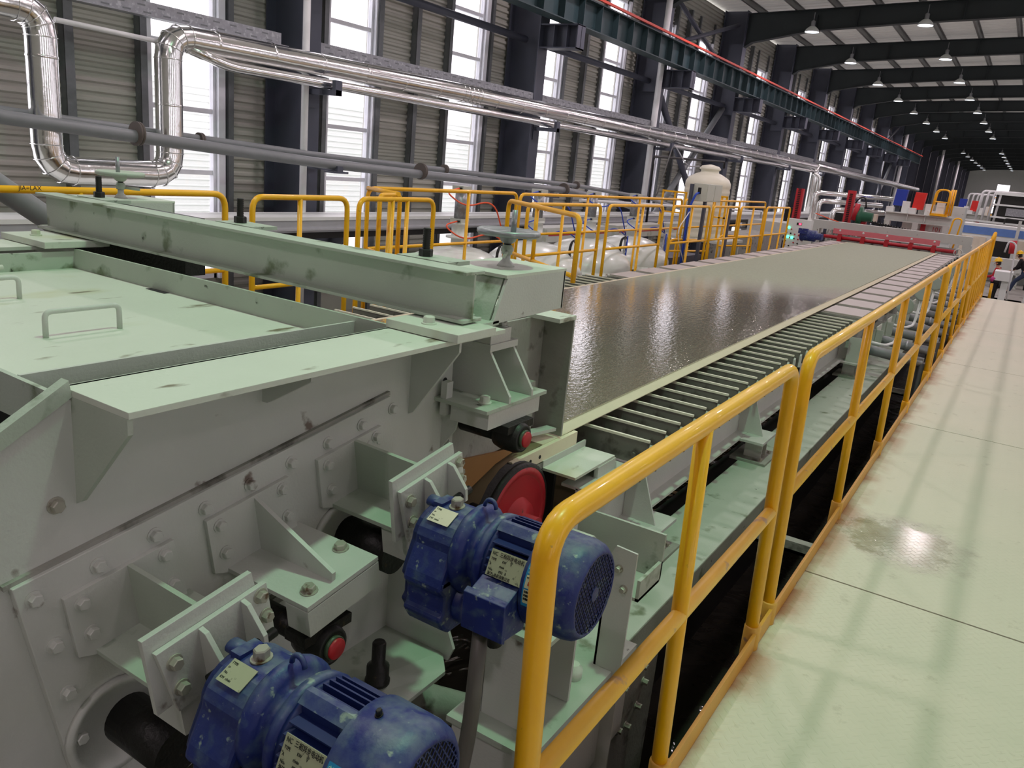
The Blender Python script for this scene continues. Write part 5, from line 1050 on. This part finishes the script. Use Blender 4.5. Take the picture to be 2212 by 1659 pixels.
for j, (xx, yy, lb) in enumerate(((-2.35, 46, 'nearer'), (-3.9, 62, 'farther'))):
    for i in range(4):
        x = xx+i*.26; o = M().tube(fillet([(x-.05, yy, 1.05), (x, yy, 2.42), (x+1.5, yy+.5, 2.46)], .16, 5), .055, 10).build('bent_white_pipe', PVC); tag(o, 'white bent pipe rising and turning right, %s of the four in the %s bank' % (ORD[i], lb), 'pipe', 'bent white pipes')
o = M().tube(fillet([(-1.1, 44, 1.02), (-1.1, 43.8, 1.25), (.2, 43.8, 1.22), (.2, 43.8, 1.0)], .1), .03, 8).build('black_hand_rail', RUBBER); tag(o, 'black bent hand rail on the far machine', 'railing')
ex = M().box(-2.4, 6, 70, 74, FZ, 2.2).build('far_machine_block', P_DIRT); tag(ex, 'dull machine block in the distance before the end wall', 'machine')
ex = M().box(-6.5, -4.5, 60, 62, FZ, 1.5).build('far_grey_machine', P_DIRT); tag(ex, 'small grey unit far beyond the presses on the left', 'machine')
# ------------------------------------------------------------------ work area with people at the far right
wb = thing('work_bench', (-.1, 26, FZ), 'white box-topped work bench with a thick leg near the end of the walkway', 'bench')
a_ = at(2150, 583, y=26); b_ = at(2186, 588, y=26)
M().box(a_.x, b_.x+.04, 26, 26.7, a_.z-.28, a_.z-.02).build('top', WHITE, wb, bevel=.01); M().box(a_.x+.22, a_.x+.38, 26.1, 26.5, FZ, a_.z-.28).build('leg', WHITE, wb)
o = M().tube(fillet([at(2174, 648, y=25), at(2189, 565, y=25), at(2196, 527, y=25), at(2180, 520, y=25), at(2170, 545, y=25)], .12, 5), .022, 10).build('curved_stand_pipe', PVC); tag(o, 'thin white pipe with a hooked top standing beside the bench', 'pipe')
o = M().box(-1.3, .1, 38.2, 38.8, -.75, -.25).box(-1.2, -1.1, 38.3, 38.4, FZ, -.75).box(-.1, 0, 38.3, 38.4, FZ, -.75).build('parts_shelf', P_MACH); tag(o, 'pale shelf unit standing behind the red-jacketed person', 'shelf')
o = M().box(.3, .6, 33, 33.5, FZ, -.7).build('floor_box', WHITE, bevel=.01); tag(o, 'low white box on the far floor', 'box')
o = M().box(.25, 1.6, 38.4, 39.0, FZ, -.05).build('dark_machine', BLACK_STEEL); tag(o, 'dark machine mass behind the two workers', 'machine')
o = M().cyl(at(2186, 548, y=36), at(2190, 520, y=36), .12, n=16).build('red_cylinder', REDM); tag(o, 'upright dark red gas cylinder behind the workers', 'cylinder')
o = M().cyl(at(2140, 600, y=24), at(2147, 605, y=24), .06, n=12).build('pink_roll', mat('pink_plastic', (190, 60, 130), .5)); tag(o, 'small pink roll left of the work bench', 'roll')
o = M().tube([at(2135, 650, y=24), at(2143, 612, y=24)], .035, 10).build('yellow_bar', YEL); tag(o, 'short yellow slanted bar behind the walkway end post', 'bar')
o = M().box(.22, .30, 18.2, 18.28, -.1, .55).build('end_post', YEL); tag(o, 'yellow square post at the right edge of the walkway end', 'post')

def skin_figure(name, J, E_, mt, parent, lvl=2):
    """continuous skinned surface over joints J {key:(pos,(rx,ry))} and edges E_"""
    keys = list(J); me = bpy.data.meshes.new(name); o0 = ORIG[parent.name]
    me.from_pydata([Vector(J[k][0])-o0 for k in keys], [(keys.index(a), keys.index(b)) for a, b in E_], [])
    o = bpy.data.objects.new(name, me); COL.objects.link(o); o.parent = parent; ORIG[o.name] = o0
    sk = o.modifiers.new('skin', 'SKIN'); sk.use_smooth_shade = True
    for i, k in enumerate(keys):
        r = J[k][1]; me.skin_vertices[0].data[i].radius = r if isinstance(r, tuple) else (r, r); me.skin_vertices[0].data[i].use_root = (i == 0)
    sb = o.modifiers.new('sub', 'SUBSURF'); sb.levels = lvl; sb.render_levels = lvl
    me.materials.append(mt); return o
def person(loc, yaw, label, top, trousers, pose):
    t = thing('person', loc, label, 'person'); L = Vector(loc); c, s = math.cos(yaw), math.sin(yaw)
    def w(p): return L+Vector((p[0]*c-p[1]*s, p[0]*s+p[1]*c, p[2]))
    P = pose
    def J(d): return {k: (w(v[0]), v[1]) for k, v in d.items()}
    # whole body, one surface (skin), then clothes over it
    body = {'pel': (P['pel'], .11), 'belly': (P['belly'], .11), 'chest': (P['chest'], (.14, .11)), 'neckb': (P['neck'], .055), 'head0': (P['h0'], .062), 'head1': (P['h1'], .085), 'head2': (P['h2'], .075)}
    ed = [('pel', 'belly'), ('belly', 'chest'), ('chest', 'neckb'), ('neckb', 'head0'), ('head0', 'head1'), ('head1', 'head2')]
    for sd in 'lr':
        body.update({'sh'+sd: (P['sh'+sd], .055), 'el'+sd: (P['el'+sd], .042), 'wr'+sd: (P['wr'+sd], .028), 'ha'+sd: (P['ha'+sd], (.036, .02)), 'hip'+sd: (P['hip'+sd], .08), 'kn'+sd: (P['kn'+sd], .055), 'an'+sd: (P['an'+sd], .038), 'to'+sd: (P['to'+sd], .036)})
        ed += [('chest', 'sh'+sd), ('sh'+sd, 'el'+sd), ('el'+sd, 'wr'+sd), ('wr'+sd, 'ha'+sd), ('pel', 'hip'+sd), ('hip'+sd, 'kn'+sd), ('kn'+sd, 'an'+sd), ('an'+sd, 'to'+sd)]
        hv = Vector(P['ha'+sd]); dv = (hv-Vector(P['wr'+sd])).normalized(); side = dv.cross(Vector((0, 0, 1))).normalized()
        for f in range(4):
            k = 'f%d%s' % (f, sd); b = hv+dv*.03+side*(.024*(f-1.5)); body[k] = (tuple(b), .010); body[k+'t'] = (tuple(b+dv*(.035+.008*(f in (1, 2)))+Vector((0, 0, -.02))), .008); ed += [('ha'+sd, k), (k, k+'t')]
        k = 'th'+sd; b = hv+side*.05+dv*.0; body[k] = (tuple(b), .010); body[k+'t'] = (tuple(b+dv*.035), .008); ed += [('ha'+sd, k), (k, k+'t')]
    skin_figure('body', J(body), ed, SKIN, t)
    sh = {'pel': (P['pel'], .135), 'belly': (P['belly'], .14), 'chest': (P['chest'], (.175, .14)), 'nb': (tuple(Vector(P['chest'])*.35+Vector(P['neck'])*.65), .085)}; e2 = [('pel', 'belly'), ('belly', 'chest'), ('chest', 'nb')]
    for sd in 'lr': sh.update({'sh'+sd: (P['sh'+sd], .075), 'el'+sd: (P['el'+sd], .058), 'wr'+sd: (tuple(Vector(P['wr'+sd])*.9+Vector(P['el'+sd])*.1), .045)}); e2 += [('chest', 'sh'+sd), ('sh'+sd, 'el'+sd), ('el'+sd, 'wr'+sd)]
    skin_figure('jacket', J(sh), e2, top, t)
    tr = {'pel': (tuple(Vector(P['pel'])+Vector((0, 0, -.03))), .14)}; e3 = []
    for sd in 'lr': tr.update({'hip'+sd: (P['hip'+sd], .10), 'kn'+sd: (P['kn'+sd], .075), 'an'+sd: (P['an'+sd], .06)}); e3 += [('pel', 'hip'+sd), ('hip'+sd, 'kn'+sd), ('kn'+sd, 'an'+sd)]
    skin_figure('trousers', J(tr), e3, trousers, t)
    for sd in 'lr': M().tube([w(tuple(Vector(P['an'+sd])+Vector((-.02, 0, -.03)))), w(P['to'+sd])], [.05, .042], 12).build('shoe', BLKC, t)
    h1 = Vector(P['h1']); h2 = Vector(P['h2']); up = (h2-Vector(P['h0'])).normalized(); f = Vector((1, 0, 0)); f = (f-up*f.dot(up)).normalized(); sdv = up.cross(f)
    cc = w(tuple(h2)); upw = (w(tuple(h2+up))-cc); fw = w(tuple(h2+f))-cc; sw = upw.cross(fw)
    M().lathe(cc-upw*.01, upw, [(.150, 0), (.152, .008), (.122, .014), (.118, .05), (.095, .10), (.05, .128), (.0, .135)], 24).obox(cc+fw*.14+upw*.0, fw, sw, upw, .10, .17, .012).lathe(cc-upw*.0, upw, [(.02, .10), (.03, .14), (.0, .145)], 8).build('hard_hat', HATY, t)
    fc = w(tuple(h1)); M().obox(fc-fw*.035+upw*.0, fw, sw, upw, .13, .175, .15).build('hair', HAIR, t, bevel=.04)
    M().lathe(fc+fw*.085-upw*.012, fw, [(.016, 0), (.010, .022), (.0, .028)], 8).build('nose', SKIN, t)
    for q in (-1, 1):
        M().lathe(fc+fw*.078+sw*.032*q+upw*.016, fw, [(.011, 0), (.006, .008)], 8).build('eye', BLACK, t); M().lathe(fc+sw*.088*q-upw*.005, sw*q, [(.026, 0), (.022, .012)], 10).build('ear', SKIN, t)
    M().obox(fc+fw*.080-upw*.048, fw, sw, upw, .01, .045, .008).build('mouth', REDC, t)
    return t
stand = dict(pel=(0, 0, .92), belly=(.0, 0, 1.06), chest=(.03, 0, 1.30), neck=(.05, 0, 1.46), h0=(.06, 0, 1.53), h1=(.085, 0, 1.60), h2=(.08, 0, 1.67),
    shl=(.03, .18, 1.40), shr=(.03, -.18, 1.40), ell=(.10, .22, 1.14), elr=(.10, -.22, 1.14), wrl=(.33, .12, 1.10), wrr=(.33, -.12, 1.10), hal=(.40, .09, 1.09), har=(.40, -.09, 1.09),
    hipl=(0, .10, .88), hipr=(0, -.10, .88), knl=(.02, .11, .48), knr=(.02, -.11, .48), anl=(0, .11, .09), anr=(0, -.11, .09), tol=(.17, .12, .045), tor=(.17, -.12, .045))
lean = dict(stand); lean.update(pel=(-.10, 0, .82), belly=(-.02, 0, .98), chest=(.10, 0, 1.20), neck=(.20, 0, 1.33), h0=(.25, 0, 1.38), h1=(.30, 0, 1.44), h2=(.28, 0, 1.51),
    shl=(.12, .18, 1.28), shr=(.12, -.18, 1.28), ell=(.20, .20, 1.02), elr=(.20, -.20, 1.02), wrl=(.36, .10, .90), wrr=(.36, -.10, .90), hal=(.42, .08, .87), har=(.42, -.08, .87),
    hipl=(-.10, .10, .80), hipr=(-.08, -.10, .80), knl=(.18, .14, .50), knr=(-.22, -.16, .46), anl=(.30, .16, .09), anr=(-.48, -.18, .09), tol=(.46, .18, .045), tor=(-.34, -.2, .045))
PY = 33.0
h_ = at(2163, 563, y=PY); person((h_.x, PY, h_.z-1.70), PI*.95, 'person in a red jacket and yellow hard hat working behind the white bench', REDC, BLKC, stand)
o = M().box(h_.x-.6, h_.x+.9, PY-.4, PY+.6, FZ, h_.z-1.715).build('work_platform', CONC); tag(o, 'low platform the red-jacketed person stands on', 'platform')
h_ = at(2209, 572, y=PY+3); person((h_.x+.1, PY+3, FZ), PI*.9, 'person in black top, blue jeans and yellow hard hat stepping at the right edge', BLKC, JEAN, lean)
